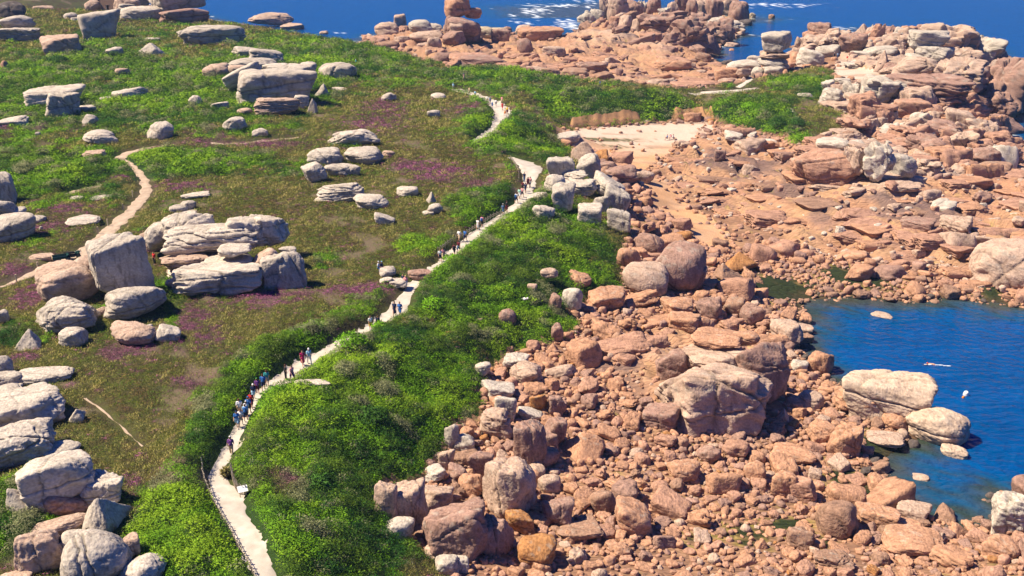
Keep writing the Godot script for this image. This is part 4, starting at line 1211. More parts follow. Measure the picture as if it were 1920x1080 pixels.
	rock(1240, 806, 66, 52, "b", "mauve", "square dusky boulder with a flat sloping top, left of the outcrop's foot", "the square dusky boulder", {"seed": 124})
	rock(1397, 775, 66, 44, "b", "salmon", "big tilted block at the foot of the outcrop's right flank", "the big tilted block", {"tilt": 0.3, "seed": 125})
	rock(1520, 768, 50, 36, "r", "rosy", "dark-cracked round boulder right of the tilted block", "the dark-cracked round boulder", {})
	rock(1465, 795, 30, 32, "p", "rosy", "pale pointed boulder below the tilted block")
	rock(1362, 795, 30, 44, "r", "brown", "brown rounded boulder in front of the tilted block")
	rock(1500, 700, 34, 26, "b", "pale", "pale block at the pool's left shore", "", {})
	# --- at the pool
	rock(1610, 785, 90, 62, "c", "salmon", "left, lower part of the big pale sea boulder", "", {"gy": 788, "depth": 0.7})
	rock(1668, 792, 160, 100, "b", "blush", "big pale cracked boulder jutting into the blue pool", "the big pale sea boulder", {"seed": 131, "depth": 0.7})
	rock(1752, 835, 120, 80, "d", "blush", "pale flat-topped boulder standing in the water", "the flat-topped water boulder", {"seed": 132, "depth": 0.7})
	rock(1789, 863, 46, 30, "d", "blush", "small pale boulder in the water below the flat-topped one", "", {})
	rock(1675, 802, 50, 30, "d", "salmon", "low salmon boulder between the two pale sea boulders", "", {})
	rock(1653, 599, 42, 15, "d", "rosy", "dark-banded boulder lying alone in the blue pool", "", {})
	rock(1560, 588, 22, 5, "s", "brown", "flat rock just breaking the pool's surface", "", {"depth": 0.6})
	rock(1722, 906, 38, 17, "s", "rosy", "pale slab in the shallow water near the seaweed", "", {"tilt": 0.2})
	rock(1700, 910, 20, 10, "d", "salmon", "small salmon rock beside the slab in the shallow water", "", {})
	rock(1785, 951, 44, 17, "d", "brown", "dark-sided rock in the shallows, left of two in a line", "", {})
	rock(1815, 942, 26, 9, "s", "brown", "low rock in the shallows, right of two in a line", "", {})
	rock(1900, 1002, 76, 78, "l", "pale", "stack of pale layered rock at the right edge by the water", "the pale right-edge layers", {"seed": 140})
	rock(1644, 990, 80, 44, "b", "salmon", "smooth long block, left of two lying side by side", "the smooth long block", {"depth": 0.6, "seed": 141})
	rock(1710, 978, 62, 38, "b", "rosy", "pale smooth block, right of two lying side by side", "", {"depth": 0.7})
	rock(1712, 1042, 108, 52, "d", "salmon", "wide smooth salmon boulder near the bottom right", "the wide salmon boulder", {"depth": 0.7, "seed": 143})
	rock(1700, 1000, 70, 24, "s", "salmon", "flat slab behind the wide smooth salmon boulder", "", {})
	rock(1565, 1066, 72, 38, "c", "brown", "cracked brown boulder near the bottom edge, right half", "the cracked brown boulder", {})
	rock(1505, 938, 44, 44, "b", "pink", "tilted pink block in the middle of the boulder beach", "the tilted pink block", {"tilt": 0.3})
	rock(1470, 930, 50, 50, "f", "salmon", "ribbed salmon rock left of the tilted pink block", "the ribbed salmon rock", {})
	rock(1415, 900, 40, 36, "r", "salmon", "round salmon boulder upper left of the ribbed rock", "the round salmon boulder", {})
	rock(1585, 855, 60, 62, "c", "salmon", "jointed salmon rib running towards the seaweed pool", "the jointed salmon rib", {"seed": 149})
	rock(1490, 870, 80, 36, "d", "salmon", "long low salmon boulder left of the jointed rib", "", {"depth": 0.6})
	rock(1540, 830, 50, 40, "c", "salmon", "squat cracked boulder behind the jointed rib", "", {})
	rock(1660, 835, 66, 26, "s", "rosy", "flat rosy boulder below the big pale sea boulder", "", {})
	rock(1500, 1030, 50, 44, "a", "brown", "angular boulder left of the cracked brown one")
	rock(1880, 1050, 60, 50, "r", "salmon", "round boulder in the bottom right corner", "the round bottom-right boulder", {})
	rock(1800, 1010, 46, 30, "p", "salmon", "roof-shaped salmon boulder near the bottom right")
	rock(1330, 870, 44, 36, "a", "mauve", "dusky angular boulder in the middle of the boulder beach", "the dusky angular boulder")
	rock(1280, 900, 60, 40, "a", "salmon", "salmon angular boulder left of the middle of the beach", "the salmon angular boulder")
	rock(1600, 500, 54, 34, "r", "salmon", "big brown-pink boulder on the gravel above the pool", "the boulder above the pool", {"depth": 0.8, "gy": 492})

func far_rocks() -> void:
	var S := {"called": "sea_stack_rock", "category": "rock"}
	# --- the balanced pile
	rock(880, 118, 74, 20, "s", "pink", "broad pink slab in front of the balanced pile", "", S.merged({"depth": 0.6}))
	rock(880, 82, 44, 40, "r", "mauve", "dark round boulder carrying the balanced pile", "the balanced pile", S.merged({"gy": 84}))
	rock(868, 72, 62, 40, "r", "mauve", "middle boulder bearing both top stones of the balanced pile", "", S.merged({"gy": 88, "depth": 0.7}))
	rock(848, 70, 30, 40, "r", "mauve", "shaded boulder on the left under the balanced top stone", "", S.merged({"gy": 86}))
	rock(857, 34, 50, 42, "r", "salmon", "great orange-streaked stone balanced on top of the pile, top cut off", "", S.merged({"gy": 86, "tilt": 0.2, "seed": 161}))
	rock(886, 36, 34, 22, "r", "salmon", "smaller stone balanced at the right of the great top stone", "", S.merged({"gy": 84}))
	rock(856, 62, 28, 20, "a", "rosy", "square stone at the front of the balanced pile", "", S.merged({"gy": 88}))
	rock(852, 82, 40, 24, "a", "mauve", "dusky boulder at the left foot of the balanced pile", "", S)
	rock(884, 84, 40, 22, "a", "mauve", "dusky boulder at the right foot of the balanced pile", "", S)
	rock(814, 92, 28, 22, "r", "rosy", "round rosy boulder left in front of the balanced pile", "the round rosy skerry boulder", S)
	rock(940, 84, 36, 30, "b", "mauve", "dark square block right of the balanced pile", "the dark square skerry block", S)
	rock(905, 74, 44, 24, "d", "cream", "cream coloured hump behind the balanced pile", "", S)
	rock(925, 66, 60, 16, "s", "cream", "long cream coloured ledge behind the dark square block", "", S)
	rock(750, 51, 24, 24, "b", "rosy", "upright tooth of rock at the left of the far skerry", "the upright tooth of rock", S)
	rock(725, 66, 44, 24, "d", "rosy", "rounded shoulder left of the upright tooth of rock", "", S)
	rock(788, 62, 40, 24, "d", "grey", "greenish grey hump right of the upright tooth", "the greenish grey hump", S)
	rock(815, 60, 26, 16, "a", "grey", "small broken hump between the tooth and the balanced pile", "", S)
	rock(800, 78, 60, 22, "d", "rosy", "broad low rosy rock before the greenish grey hump", "", S)
	rock(710, 80, 44, 14, "b", "pink", "low block at the left tip of the far skerry", "", S)
	rock(1012, 78, 84, 28, "b", "salmon", "long flat-topped outcrop with a shaded right end by the inlet", "the long flat-topped outcrop", S.merged({"depth": 0.5, "seed": 172}))
	rock(980, 62, 30, 16, "d", "rosy", "small hump behind the long flat-topped outcrop", "", S)
	rock(985, 100, 30, 28, "r", "mauve", "dark round boulder below the long flat-topped outcrop", "", S)
	rock(1040, 108, 42, 22, "a", "rosy", "rosy angular rock on the skerry below the inlet", "the rosy angular rock", S)
	rock(905, 124, 90, 22, "s", "mauve", "wide shaded slab just over the green isthmus", "", S.merged({"depth": 0.5}))
	rock(1075, 152, 54, 24, "b", "brown", "brown split block just over the green isthmus", "the brown split block", S)
	rock(1030, 148, 40, 22, "a", "brown", "brown slanting block left of the brown split block", "", S)
	rock(1110, 138, 60, 24, "r", "mauve", "rounded dusky boulder behind the isthmus", "the rounded dusky boulder", S)
	rock(1260, 130, 70, 18, "d", "salmon", "long whale-backed salmon rock on the pink flat", "the whale-backed salmon rock", S.merged({"depth": 0.4}))
	rock(1205, 85, 50, 16, "b", "mauve", "long dark-sided block sloping on the pink flat", "the long dark-sided block", S.merged({"depth": 0.4, "tilt": 0.3}))
	# --- the far crags: joint-bounded towers
	var C := {"called": "crag_tower", "category": "rock", "group": "towers of the far crag"}
	var spots := [[1100, 48, 34, 28, "grey"], [1118, 42, 26, 24, "grey"], [1138, 38, 30, 44, "rosy"], [1160, 38, 40, 46, "rosy"], [1165, 16, 40, 24, "mauve"], [1190, 36, 30, 34, "mauve"], [1207, 32, 24, 30, "grey"], [1226, 30, 28, 34, "mauve"], [1245, 28, 22, 14, "pale"], [1262, 30, 22, 26, "rosy"], [1277, 26, 34, 40, "mauve"], [1297, 30, 24, 30, "mauve"], [1318, 26, 34, 32, "rosy"], [1340, 36, 32, 36, "mauve"], [1362, 30, 46, 42, "rosy"], [1385, 42, 40, 40, "mauve"], [1310, 52, 40, 28, "mauve"], [1345, 56, 40, 24, "grey"], [1375, 58, 44, 20, "grey"], [1398, 50, 24, 14, "dark"], [1290, 60, 40, 30, "mauve"], [1255, 48, 36, 20, "mauve"], [1322, 78, 24, 26, "rosy"], [1352, 76, 34, 22, "rosy"], [1298, 84, 36, 24, "mauve"], [1310, 104, 34, 20, "mauve"]]
	var words := ["leftmost low", "second low", "tall pale left", "great left", "shaded topmost left", "dark round-topped", "narrow grey", "dark domed", "small pale", "spiky rosy", "highest middle", "shaded middle", "rosy twin-peaked", "dark right-hand", "rounded right-hand", "great shaded right-hand", "shaded lower middle", "grey lower", "grey low right", "tiny dark rightmost", "shaded inner", "mid-height dusky", "rosy waterside", "pale-topped waterside", "shaded waterside", "lowest shaded"]
	for k in spots.size():
		var s = spots[k]
		rock(s[0], s[1], s[2], s[3], ["j", "c", "j", "f"][k % 4], s[4], "%s tower of the far sea crag" % words[k], "the " + words[k] + " crag tower" if k % 5 == 2 else "", C.merged({"depth": 0.8}))
	for r in [[1288, 92, 100, 56, "steep shaded wall of the far crag above the channel"], [1335, 84, 80, 50, "dark right wall of the far crag above the water"], [1240, 64, 90, 44, "dark inner wall of the far crag behind the pink flat"]]:
		rock(r[0], r[1], r[2], r[3], "j", "mauve", r[4], "", {"called": "crag_wall", "category": "rock", "depth": 0.6})
	for r in [[1411, 36, 12, 12, "cream", "yellowish rock at the right tip of the far crag"], [1447, 36, 12, 9, "brown", "small rock standing alone in the sea right of the far crag"], [1373, 90, 28, 12, "rosy", "low rock in the channel below the far crag"], [1372, 97, 10, 6, "salmon", "tiny rock touching the low rock in the channel"], [1345, 99, 10, 4, "dark", "dark rock awash in the channel"], [1318, 118, 30, 20, "brown", "brown rock at the channel's corner"]]:
		rock(r[0], r[1], r[2], r[3], "r", r[4], r[5], "", S)
	# --- the right headland
	var N := {"called": "headland_rock", "category": "rock"}
	rock(1450, 144, 36, 20, "b", "grey", "square grey base block of the left headland pillar", "the left headland pillar", N)
	rock(1450, 132, 58, 26, "d", "grey", "rounded grey middle block of the left headland pillar", "", N.merged({"gy": 143}))
	rock(1452, 114, 54, 20, "c", "rosy", "jointed neck of the left headland pillar", "", N.merged({"gy": 143}))
	rock(1455, 98, 54, 38, "b", "grey", "big notched head of the left headland pillar", "", N.merged({"gy": 143, "seed": 202}))
	rock(1414, 126, 26, 22, "a", "pale", "pale leaning rock at the left of the headland pillar", "", N)
	rock(1393, 138, 60, 26, "d", "pale", "pale low rock at the water left of the pillar", "", N)
	rock(1362, 150, 44, 24, "b", "salmon", "square salmon block left of the pale low rock", "", N)
	rock(1420, 144, 24, 18, "r", "pale", "round pale rock in front of the pillar's left foot", "", N)
	rock(1536, 72, 44, 30, "c", "mauve", "cube-like head of the second headland tower", "", N.merged({"gy": 100}))
	rock(1540, 98, 76, 34, "j", "rosy", "broken body of the second headland tower", "the second headland tower", N.merged({"gy": 104}))
	rock(1508, 108, 40, 44, "j", "rosy", "fluted left buttress of the second headland tower", "", N)
	rock(1520, 124, 50, 34, "a", "pale", "pale slope of rock before the second headland tower", "", N)
	rock(1552, 108, 44, 24, "a", "grey", "dark overhung rock beside the standing walkers", "", N)
	rock(1616, 72, 44, 28, "p", "rosy", "lone peak at the back of the headland", "the headland lone peak", N)
	rock(1638, 64, 14, 18, "p", "grey", "thin spike right of the headland's lone peak", "", N)
	rock(1625, 84, 70, 16, "s", "salmon", "flat rock under the headland's lone peak", "", N)
	rock(1680, 84, 44, 14, "d", "cream", "yellowish low rock towards the sea, middle of the headland", "", N)
	rock(1600, 96, 40, 18, "b", "mauve", "square dusky block behind the sandy platform", "", N)
	rock(1650, 108, 60, 22, "d", "grey", "low grey rock behind the standing stone", "", N)
	rock(1620, 112, 50, 18, "d", "grey", "flat grey rock at the edge of the sandy platform", "", N)
	rock(1653, 133, 30, 38, "p", "rosy", "standing stone like a rounded cone on the sandy platform", "the platform standing stone", N)
	rock(1715, 140, 80, 34, "d", "rosy", "big rosy boulder lying under the headland's great block", "", N)
	rock(1722, 126, 52, 24, "d", "grey", "smooth grey boulder leaning in front of the great block", "", N.merged({"gy": 136, "tilt": -0.25}))
	rock(1745, 122, 76, 38, "b", "grey", "lower half of the headland's great dark block", "the headland's great block", N.merged({"gy": 132}))
	rock(1742, 92, 74, 36, "b", "grey", "upper half of the headland's great dark block", "", N.merged({"gy": 130, "seed": 224}))
	rock(1762, 80, 60, 34, "j", "rosy", "ridged crag right behind the great block", "", N)
	rock(1815, 100, 70, 40, "j", "grey", "ragged grey crag on the right of the headland's skyline", "the ragged skyline crag", N)
	rock(1840, 112, 44, 40, "j", "mauve", "dark right shoulder of the ragged skyline crag", "", N)
	rock(1800, 126, 80, 38, "j", "rosy", "pink jointed wall below the ragged crag", "", N)
	rock(1740, 200, 150, 60, "l", "mauve", "long dark overhanging wall under the great block", "the long dark wall", N.merged({"depth": 0.5, "seed": 229}))
	rock(1810, 190, 80, 70, "j", "mauve", "shaded cliff right of the long dark wall", "", N)
	rock(1855, 170, 70, 50, "j", "rosy", "pink broken cliff towards the right edge", "", N)
	rock(1890, 176, 60, 60, "j", "mauve", "dark ribbed cliff at the right edge over the inlet", "the dark ribbed cliff", N)
	rock(1870, 220, 70, 50, "j", "mauve", "shaded blocks at the head of the small inlet", "", N)
	rock(1735, 190, 56, 26, "p", "pink", "pink pointed rock leaning up before the dark wall", "", N.merged({"tilt": 0.4}))
	rock(1558, 200, 44, 34, "l", "grey", "layered grey rock with a red band at the grass edge", "the red-banded layered rock", N.merged({"seed": 233}))
	rock(1552, 170, 24, 20, "a", "pale", "pale rock leaning at the upper grass edge", "", N)
	rock(1580, 158, 30, 12, "s", "grey", "flat grey rock at the front of the sandy platform", "", N)
	rock(1600, 190, 40, 36, "j", "grey", "broken grey rocks' tallest piece below the platform", "", N)
	rock(1640, 180, 50, 40, "a", "grey", "grey slanted rock with green tufts below the platform", "", N)
	rock(1625, 162, 34, 16, "d", "rosy", "rosy boulder at the front rim of the platform", "", N)
	rock(1510, 182, 28, 8, "s", "grey", "grey slab lying in the grass of the headland", "", N)
	rock(1640, 220, 80, 28, "b", "pink", "wide pink bench of rock in the middle of the headland", "the wide pink bench", N.merged({"depth": 0.5}))
	rock(1710, 220, 60, 34, "b", "pink", "square pink block right of the wide bench", "", N)
	rock(1745, 222, 44, 26, "d", "pink", "smooth pink boulder below the seated walker", "", N)
	rock(1800, 240, 54, 36, "b", "rosy", "pale blocky rock above the small inlet", "", N)
	rock(1850, 212, 44, 26, "b", "rosy", "square block below the pink broken cliff", "", N)
	for r in [[1775, 112, 110, 70, "rosy", "tall rosy crag behind the headland's great block"], [1832, 128, 96, 70, "grey", "tall ragged crag at the right of the headland's summit"], [1560, 100, 80, 46, "rosy", "broad crag behind the second headland tower"], [1885, 200, 96, 90, "mauve", "high shaded cliff at the right edge above the inlet"], [1800, 170, 90, 60, "rosy", "high rosy crag between the dark wall and the right cliff"], [1690, 90, 60, 28, "rosy", "crag at the back of the headland left of the great block"], [1660, 190, 70, 44, "grey", "grey crag with clefts under the sandy platform"], [1600, 96, 50, 34, "mauve", "dusky crag behind the red-shirted walker on the platform"]]:
		rock(r[0], r[1], r[2], r[3], "j", r[4], r[5], "", N)
	for r in [[1780, 78, 50, 30, "grey", "sharp grey crest on the headland's skyline beside the great block"], [1870, 128, 44, 34, "mauve", "dark crag stepping down to the sea at the headland's right"], [1905, 150, 40, 36, "mauve", "shaded crag at the right edge above the dark ribbed cliff"], [1780, 150, 60, 34, "rosy", "rosy crag under the pink jointed wall"], [1830, 150, 50, 40, "rosy", "split rosy crag right of the pink jointed wall"], [1690, 190, 50, 26, "rosy", "small broken crag at the left end of the long dark wall"], [1775, 262, 70, 36, "mauve", "dark broken crag above the tilted blocks"], [1700, 262, 70, 28, "pink", "broken pink crag below the wide pink bench"], [1840, 262, 60, 40, "rosy", "rosy crag at the near side of the small inlet"], [1745, 330, 60, 34, "rosy", "broken rosy crag right of the fractured outcrop's foot"], [1890, 300, 50, 30, "pink", "pink crag at the right edge under the inlet"], [1600, 240, 60, 22, "pink", "sunlit pink shelf at the corner of the grass"]]:
		rock(r[0], r[1], r[2], r[3], "j", r[4], r[5], "", N)
	# --- the fractured knoll in front
	rock(1550, 350, 130, 70, "c", "pink", "rounded jointed pink knoll, left half of the fractured outcrop", "the fractured pink knoll", N.merged({"depth": 0.6, "seed": 246}))
	rock(1600, 338, 40, 62, "j", "rosy", "left grey-pink buttress of the fractured outcrop", "", N.merged({"gy": 350}))
	rock(1648, 342, 60, 76, "j", "pale", "great fluted grey-green buttress of the fractured outcrop", "the fluted buttress", N.merged({"gy": 356, "seed": 248}))
	rock(1690, 336, 54, 50, "a", "grey", "grey right flank of the fractured outcrop", "", N.merged({"gy": 345}))
	rock(1710, 356, 50, 30, "b", "grey", "square grey block at the right foot of the fractured outcrop", "", N)
	rock(1562, 284, 60, 26, "d", "pale", "pale smooth rock below the grassy tip of the headland", "the pale smooth rock", N.merged({"depth": 0.7}))
	rock(1520, 296, 44, 20, "d", "salmon", "earthy orange bank below the grassy tip", "", N)
	rock(1600, 285, 44, 20, "a", "rosy", "rosy broken rock behind the fractured outcrop", "", N)
	rock(1680, 278, 70, 26, "l", "pink", "layered pink ledge behind the fluted buttress", "", N)
	rock(1740, 290, 80, 40, "j", "mauve", "deeply cracked dark ledge right of the fluted buttress", "", N)
	rock(1800, 286, 70, 44, "j", "rosy", "tilted blocks' largest piece above the tide flat", "the tilted blocks", N)
	rock(1850, 310, 50, 34, "a", "mauve", "dark wedge near the right edge over the tide flat", "", N)
	rock(1865, 330, 60, 28, "d", "brown", "long brown rock near the right edge", "", N)
	rock(1720, 432, 60, 24, "b", "mauve", "dark-fronted square ledge on the sloping pink rock", "the dark-fronted square ledge", N.merged({"depth": 0.6}))
	rock(1790, 440, 60, 36, "l", "rosy", "stacked layers at the right of the sloping pink rock", "", N)
	rock(1850, 470, 60, 34, "b", "rosy", "pale square rock before the right edge slab", "", N)
	rock(1890, 540, 130, 90, "d", "rosy", "broad smooth slab of rock at the right edge above the pool", "the smooth right-edge slab", N.merged({"depth": 0.7, "seed": 262}))
	rock(1375, 262, 34, 16, "b", "pale", "pale boulder on the right of the sandy beach", "the pale beach boulder", N)
	rock(1440, 282, 36, 22, "d", "pale", "pale rounded boulder under the headland's green bank", "", N)
	rock(1350, 300, 22, 20, "b", "mauve", "dark square boulder on the rocks right of the beach", "", N)
	rock(1420, 335, 24, 14, "d", "mauve", "dark round boulder on the sloping rock flat", "the dark round flat boulder", N)

# ---------------------------------------------------------------- plants: one small clump a kind, strewn by the thousand
func clump(sd: int, leaves: int, radius: float, tall: float, leaf: float, narrow: float, upright: float) -> ArrayMesh:
	var g := RandomNumberGenerator.new()
	g.seed = sd
	var v := PackedVector3Array()
	var n := PackedVector3Array()
	var c := PackedColorArray()
	var idx := PackedInt32Array()
	for k in leaves:
		var a := g.randf() * TAU
		var q := sqrt(g.randf())
		var at := Vector3(cos(a) * q * radius, tall * (0.1 + 0.9 * sqrt(maxf(0.0, 1.0 - q * q * 0.85)) * (0.55 + 0.45 * g.randf())), sin(a) * q * radius)
		var out := Vector3(at.x * 0.8, at.y * 0.9 + 0.1 * tall, at.z * 0.8).normalized()
		var dir := Vector3(g.randfn(), g.randfn() * 0.4 + upright, g.randfn()).normalized()
		var side := dir.cross(out + Vector3(g.randfn(), g.randfn(), g.randfn()) * 0.4).normalized()
		var l := leaf * (0.6 + 0.8 * g.randf())
		var b := v.size()
		v.append_array([at - side * l * narrow, at + dir * l * 0.5 + side * l * narrow * 0.4, at + side * l * narrow - dir * l * 0.1, at + dir * l])
		var t := 0.6 + 0.75 * g.randf()
		var wild := Vector3(g.randfn(), g.randfn(), g.randfn()) * 0.5
		for z in 4:
			n.append((out + wild).normalized())
			c.append(Color(t, t, t * 0.95))
		idx.append_array([b, b + 3, b + 1, b + 1, b + 3, b + 2])
	return arrays_mesh(v, n, c, idx)

func bushes() -> void:
	# shrubs that stand out singly: stems and a rounded crown of many small leaves
	var g := RandomNumberGenerator.new()
	g.seed = 321
	for b in [[1456, 254, 34, 28, 0, "dark round bush at the seaward foot of the headland's green bank, left of two"], [1492, 250, 30, 24, 0, "dark round bush at the foot of the headland's green bank, right of two"], [1204, 184, 20, 9, 0, "dark bush standing on the rim of the low cliff over the beach"], [168, 74, 62, 22, 0, "dark green bush hiding the foot of the tall upright block"], [812, 600, 46, 30, 1, "bright green bush on the right rim of the path below its narrow part"], [712, 628, 30, 18, 1, "bush hiding the feet of the walkers in yellow shorts and navy top"], [848, 500, 36, 16, 1, "bright bush on the right of the path where couples come down"], [545, 176, 30, 16, 1, "bright bush growing before the dark-fronted heath block"], [424, 893, 14, 24, 2, "small brownish bush at the start of the paling fence"], [110, 128, 40, 18, 0, "dark bush below the squat undercut block, upper left heath"], [1155, 425, 26, 16, 1, "bright bracken bush among the grey boulders at the slope edge"], [1405, 212, 40, 14, 1, "bright green bush on the headland's green bank"], [660, 680, 60, 30, 1, "broad bright bush in the green slope right of the rock shelf"], [700, 820, 60, 34, 0, "dark gorse bush in the middle of the green slope"], [600, 930, 40, 24, 0, "dark gorse bush beside a patch of purple heather right of the path"]]:
		var at := ground(b[0], b[1])
		var ppm: float = F / (at - EYE).dot(view * Vector3.FORWARD)
		var w: float = b[2] / ppm
		var h: float = maxf(0.7, b[3] / ppm * 0.85)
		at += Vector3(at.x - EYE.x, 0, at.z - EYE.z).normalized() * w * 0.4
		var o := root_of("gorse_bush", Vector3(at.x, height(at.x, at.z) - 0.1, at.z))
		var leaves := int(clampf(w * w * 90.0, 500.0, 2600.0))
		put("foliage", clump(g.randi() % 1000, leaves, w * 0.5, h, 0.34, 0.3, 0.25), [M.bush_dark, M.bush_bright, M.bush_brown][b[4]], o)
		for k in 5:
			var a := k * TAU / 5.0
			var d := Vector3(cos(a), 0, sin(a)) * w * 0.25
			put("stem", tube([d * 0.2, d * 0.6 + Vector3(0, h * 0.3, 0), d + Vector3(0, h * 0.6, 0)], 0.04), M.old_wood, o)
		tag(o, b[5], "bush")

func near_rock(x: float, z: float, grid: Dictionary) -> bool:
	for o in grid.get(Vector2i(floori(x / 8.0), floori(z / 8.0)), []):
		var d: Vector2 = (Vector2(x, z) - o[0]) / Vector2(o[1], o[2])
		if d.length_squared() < 0.62: return true
	return false

func build_plants() -> void:
	var grid := {}
	for o in obstacles:
		var reach := int(ceil(maxf(o[1], o[2]) / 8.0)) + 1
		var c := Vector2i(floori(o[0].x / 8.0), floori(o[0].y / 8.0))
		for a in range(-reach, reach + 1):
			for b in range(-reach, reach + 1):
				var k := c + Vector2i(a, b)
				grid[k] = grid.get(k, []) + [o]
	var kinds := {
		"bracken": [clump(1, 46, 0.62, 0.5, 0.22, 0.3, 0.1), clump(2, 46, 0.6, 0.6, 0.24, 0.28, 0.15)],
		"gorse": [clump(3, 60, 0.6, 0.7, 0.17, 0.3, 0.3), clump(4, 60, 0.62, 0.6, 0.16, 0.3, 0.3)],
		"heather": [clump(5, 40, 0.55, 0.42, 0.15, 0.28, 0.9)],
		"dry_grass": [clump(6, 34, 0.6, 0.32, 0.3, 0.12, 1.2)],
		"turf": [clump(7, 34, 0.7, 0.22, 0.22, 0.2, 0.8)]}
	var heaps := {}
	for k in kinds: for q in kinds[k].size(): heaps[[k, q]] = [[], []]
	var g := RandomNumberGenerator.new()
	g.seed = 99
	var z := -60.0
	while z > -430.0:
		var s := clampf(-z * 0.0029, 0.34, 1.1)
		var half := -z * 0.53 + 6.0
		var x := -half
		while x < half:
			var px := x + g.randf_range(-0.5, 0.5) * s
			var pz := z + g.randf_range(-0.5, 0.5) * s
			x += s
			var rock := sample(m_rock, px, pz)
			if rock > 0.5 and (rock > 0.8 or g.randf() < 0.5): continue
			var sand := sample(m_sand, px, pz)
			if sand > 0.45: continue
			var pd := sample(m_path, px, pz)
			if pd < 0.35 + g.randf() * 0.5: continue
			if near_rock(px, pz, grid): continue
			var big: float = nz.bump.get_noise_2d(px * 0.55 + 300.0, pz * 0.55)
			var small: float = nz.bump2.get_noise_2d(px * 0.9, pz * 0.9)
			var v := sample(m_shrub, px, pz) + big * 0.85 + small * 0.3
			var md := sample(m_main, px, pz)
			if md < 2.2 and md > 0.9: v += 0.35
			var e := sample(m_cliff, px, pz) + small * 0.3
			if e > 0.48 and g.randf() < 0.93: continue
			var hv := sample(m_heather, px, pz)
			var u := g.randf()
			var kind: String
			var c: Color
			var tone: float = nz.warp.get_noise_2d(px * 1.5, pz * 1.5)
			var patch: float = nz.stain.get_noise_2d(px * 0.5 - 70.0, pz * 0.5) * 0.7
			var size := s * 2.0 * g.randf_range(0.75, 1.3)
			if v > 0.22:
				var woody: float = nz.stain.get_noise_2d(px * 0.7 + 90.0, pz * 0.7)
				var own: float = nz.bush_value.get_noise_2d(px, pz)
				if woody + u * 0.3 + own * 0.4 < 0.13:
					kind = "bracken"
					c = Color(0.085, 0.19, 0.008).lerp(Color(0.185, 0.29, 0.015), clampf(0.45 + tone * 0.6 + own * 0.5 + g.randfn() * 0.22, 0, 1))
				else:
					kind = "gorse"
					c = Color(0.022, 0.08, 0.01).lerp(Color(0.1, 0.165, 0.014), clampf(0.4 + tone * 0.6 + own * 0.6 + g.randfn() * 0.25, 0, 1))
					if u > 0.94 or own > 0.8: c = Color(0.22, 0.19, 0.14).lerp(c, 0.4)
				size *= 1.0 + 0.25 * smoothstep(0.3, 1.2, v)
			elif hv > 0.34 + small * 0.9 + u * 0.6:
				kind = "heather"
				c = Color(0.27, 0.075, 0.2).lerp(Color(0.17, 0.085, 0.09), clampf(u * 1.3 - 0.2 + tone, 0, 1))
			elif nz.stain.get_noise_2d(px * 1.2 + 200.0, pz * 1.2) > 0.33 and u < 0.75: continue
			elif u < 0.36 + tone * 0.5 + patch:
				kind = "heather"
				c = Color(0.17, 0.11, 0.045).lerp(Color(0.11, 0.135, 0.02), clampf(0.45 + small * 1.4 + g.randfn() * 0.3, 0, 1))
				if g.randf() < 0.12: c = Color(0.05, 0.04, 0.025)
				if big > 0.15 and u < 0.1: c = Color(0.18, 0.075, 0.12)
			elif u < 0.64 + patch * 0.6:
				kind = "dry_grass"
				c = Color(0.38, 0.3, 0.11).lerp(Color(0.19, 0.2, 0.06), g.randf())
			else:
				kind = "turf"
				c = Color(0.17, 0.175, 0.028).lerp(Color(0.11, 0.19, 0.018), clampf(0.5 + tone * 1.5 + g.randfn() * 0.2, 0, 1))
			var y := height(px, pz)
			if y < 1.2: continue
			var which: int = g.randi() % kinds[kind].size()
			var b := Basis.from_euler(Vector3(g.randfn() * 0.1, g.randf() * TAU, g.randfn() * 0.1)).scaled(Vector3(size, size * g.randf_range(0.7, 1.25), size))
			heaps[[kind, which]][0].append(Transform3D(b, Vector3(px, y - 0.06 * size, pz)))
			heaps[[kind, which]][1].append(c)
		z -= s
	var say := {"bracken": "bright green bracken covering the slopes beside the path", "gorse": "dark green gorse and bramble scrub on the heath", "heather": "brown and purple heather carpeting the heath", "dry_grass": "dry pale grass between the heather", "turf": "short green turf of the heath"}
	var total := 0
	for key in heaps:
		var n: int = heaps[key][0].size()
		if n == 0: continue
		total += n
		var mm := MultiMesh.new()
		mm.transform_format = MultiMesh.TRANSFORM_3D
		mm.use_colors = true
		mm.mesh = kinds[key[0]][key[1]]
		mm.instance_count = n
		for k in n:
			mm.set_instance_transform(k, heaps[key][0][k])
			var c: Color = heaps[key][1][k] * 1.5
			c.a = 1.0
			mm.set_instance_color(k, c)
		var o := MultiMeshInstance3D.new()
		o.multimesh = mm
		o.material_override = M.leaf
		o.name = numbered(key[0] + "_cover")
		add_child(o, true)
		tag(o, say[key[0]], "ground cover", "", "stuff")
	print("plants: ", total)

# ---------------------------------------------------------------- people: a skeleton, a smooth field round it, a skin
func capsule(p: Vector3, a: Vector3, b: Vector3, ra: float, rb: float) -> float:
	var ab := b - a
	var t := clampf((p - a).dot(ab) / maxf(ab.length_squared(), 1e-6), 0.0, 1.0)
	return p.distance_to(a + ab * t) - lerpf(ra, rb, t)

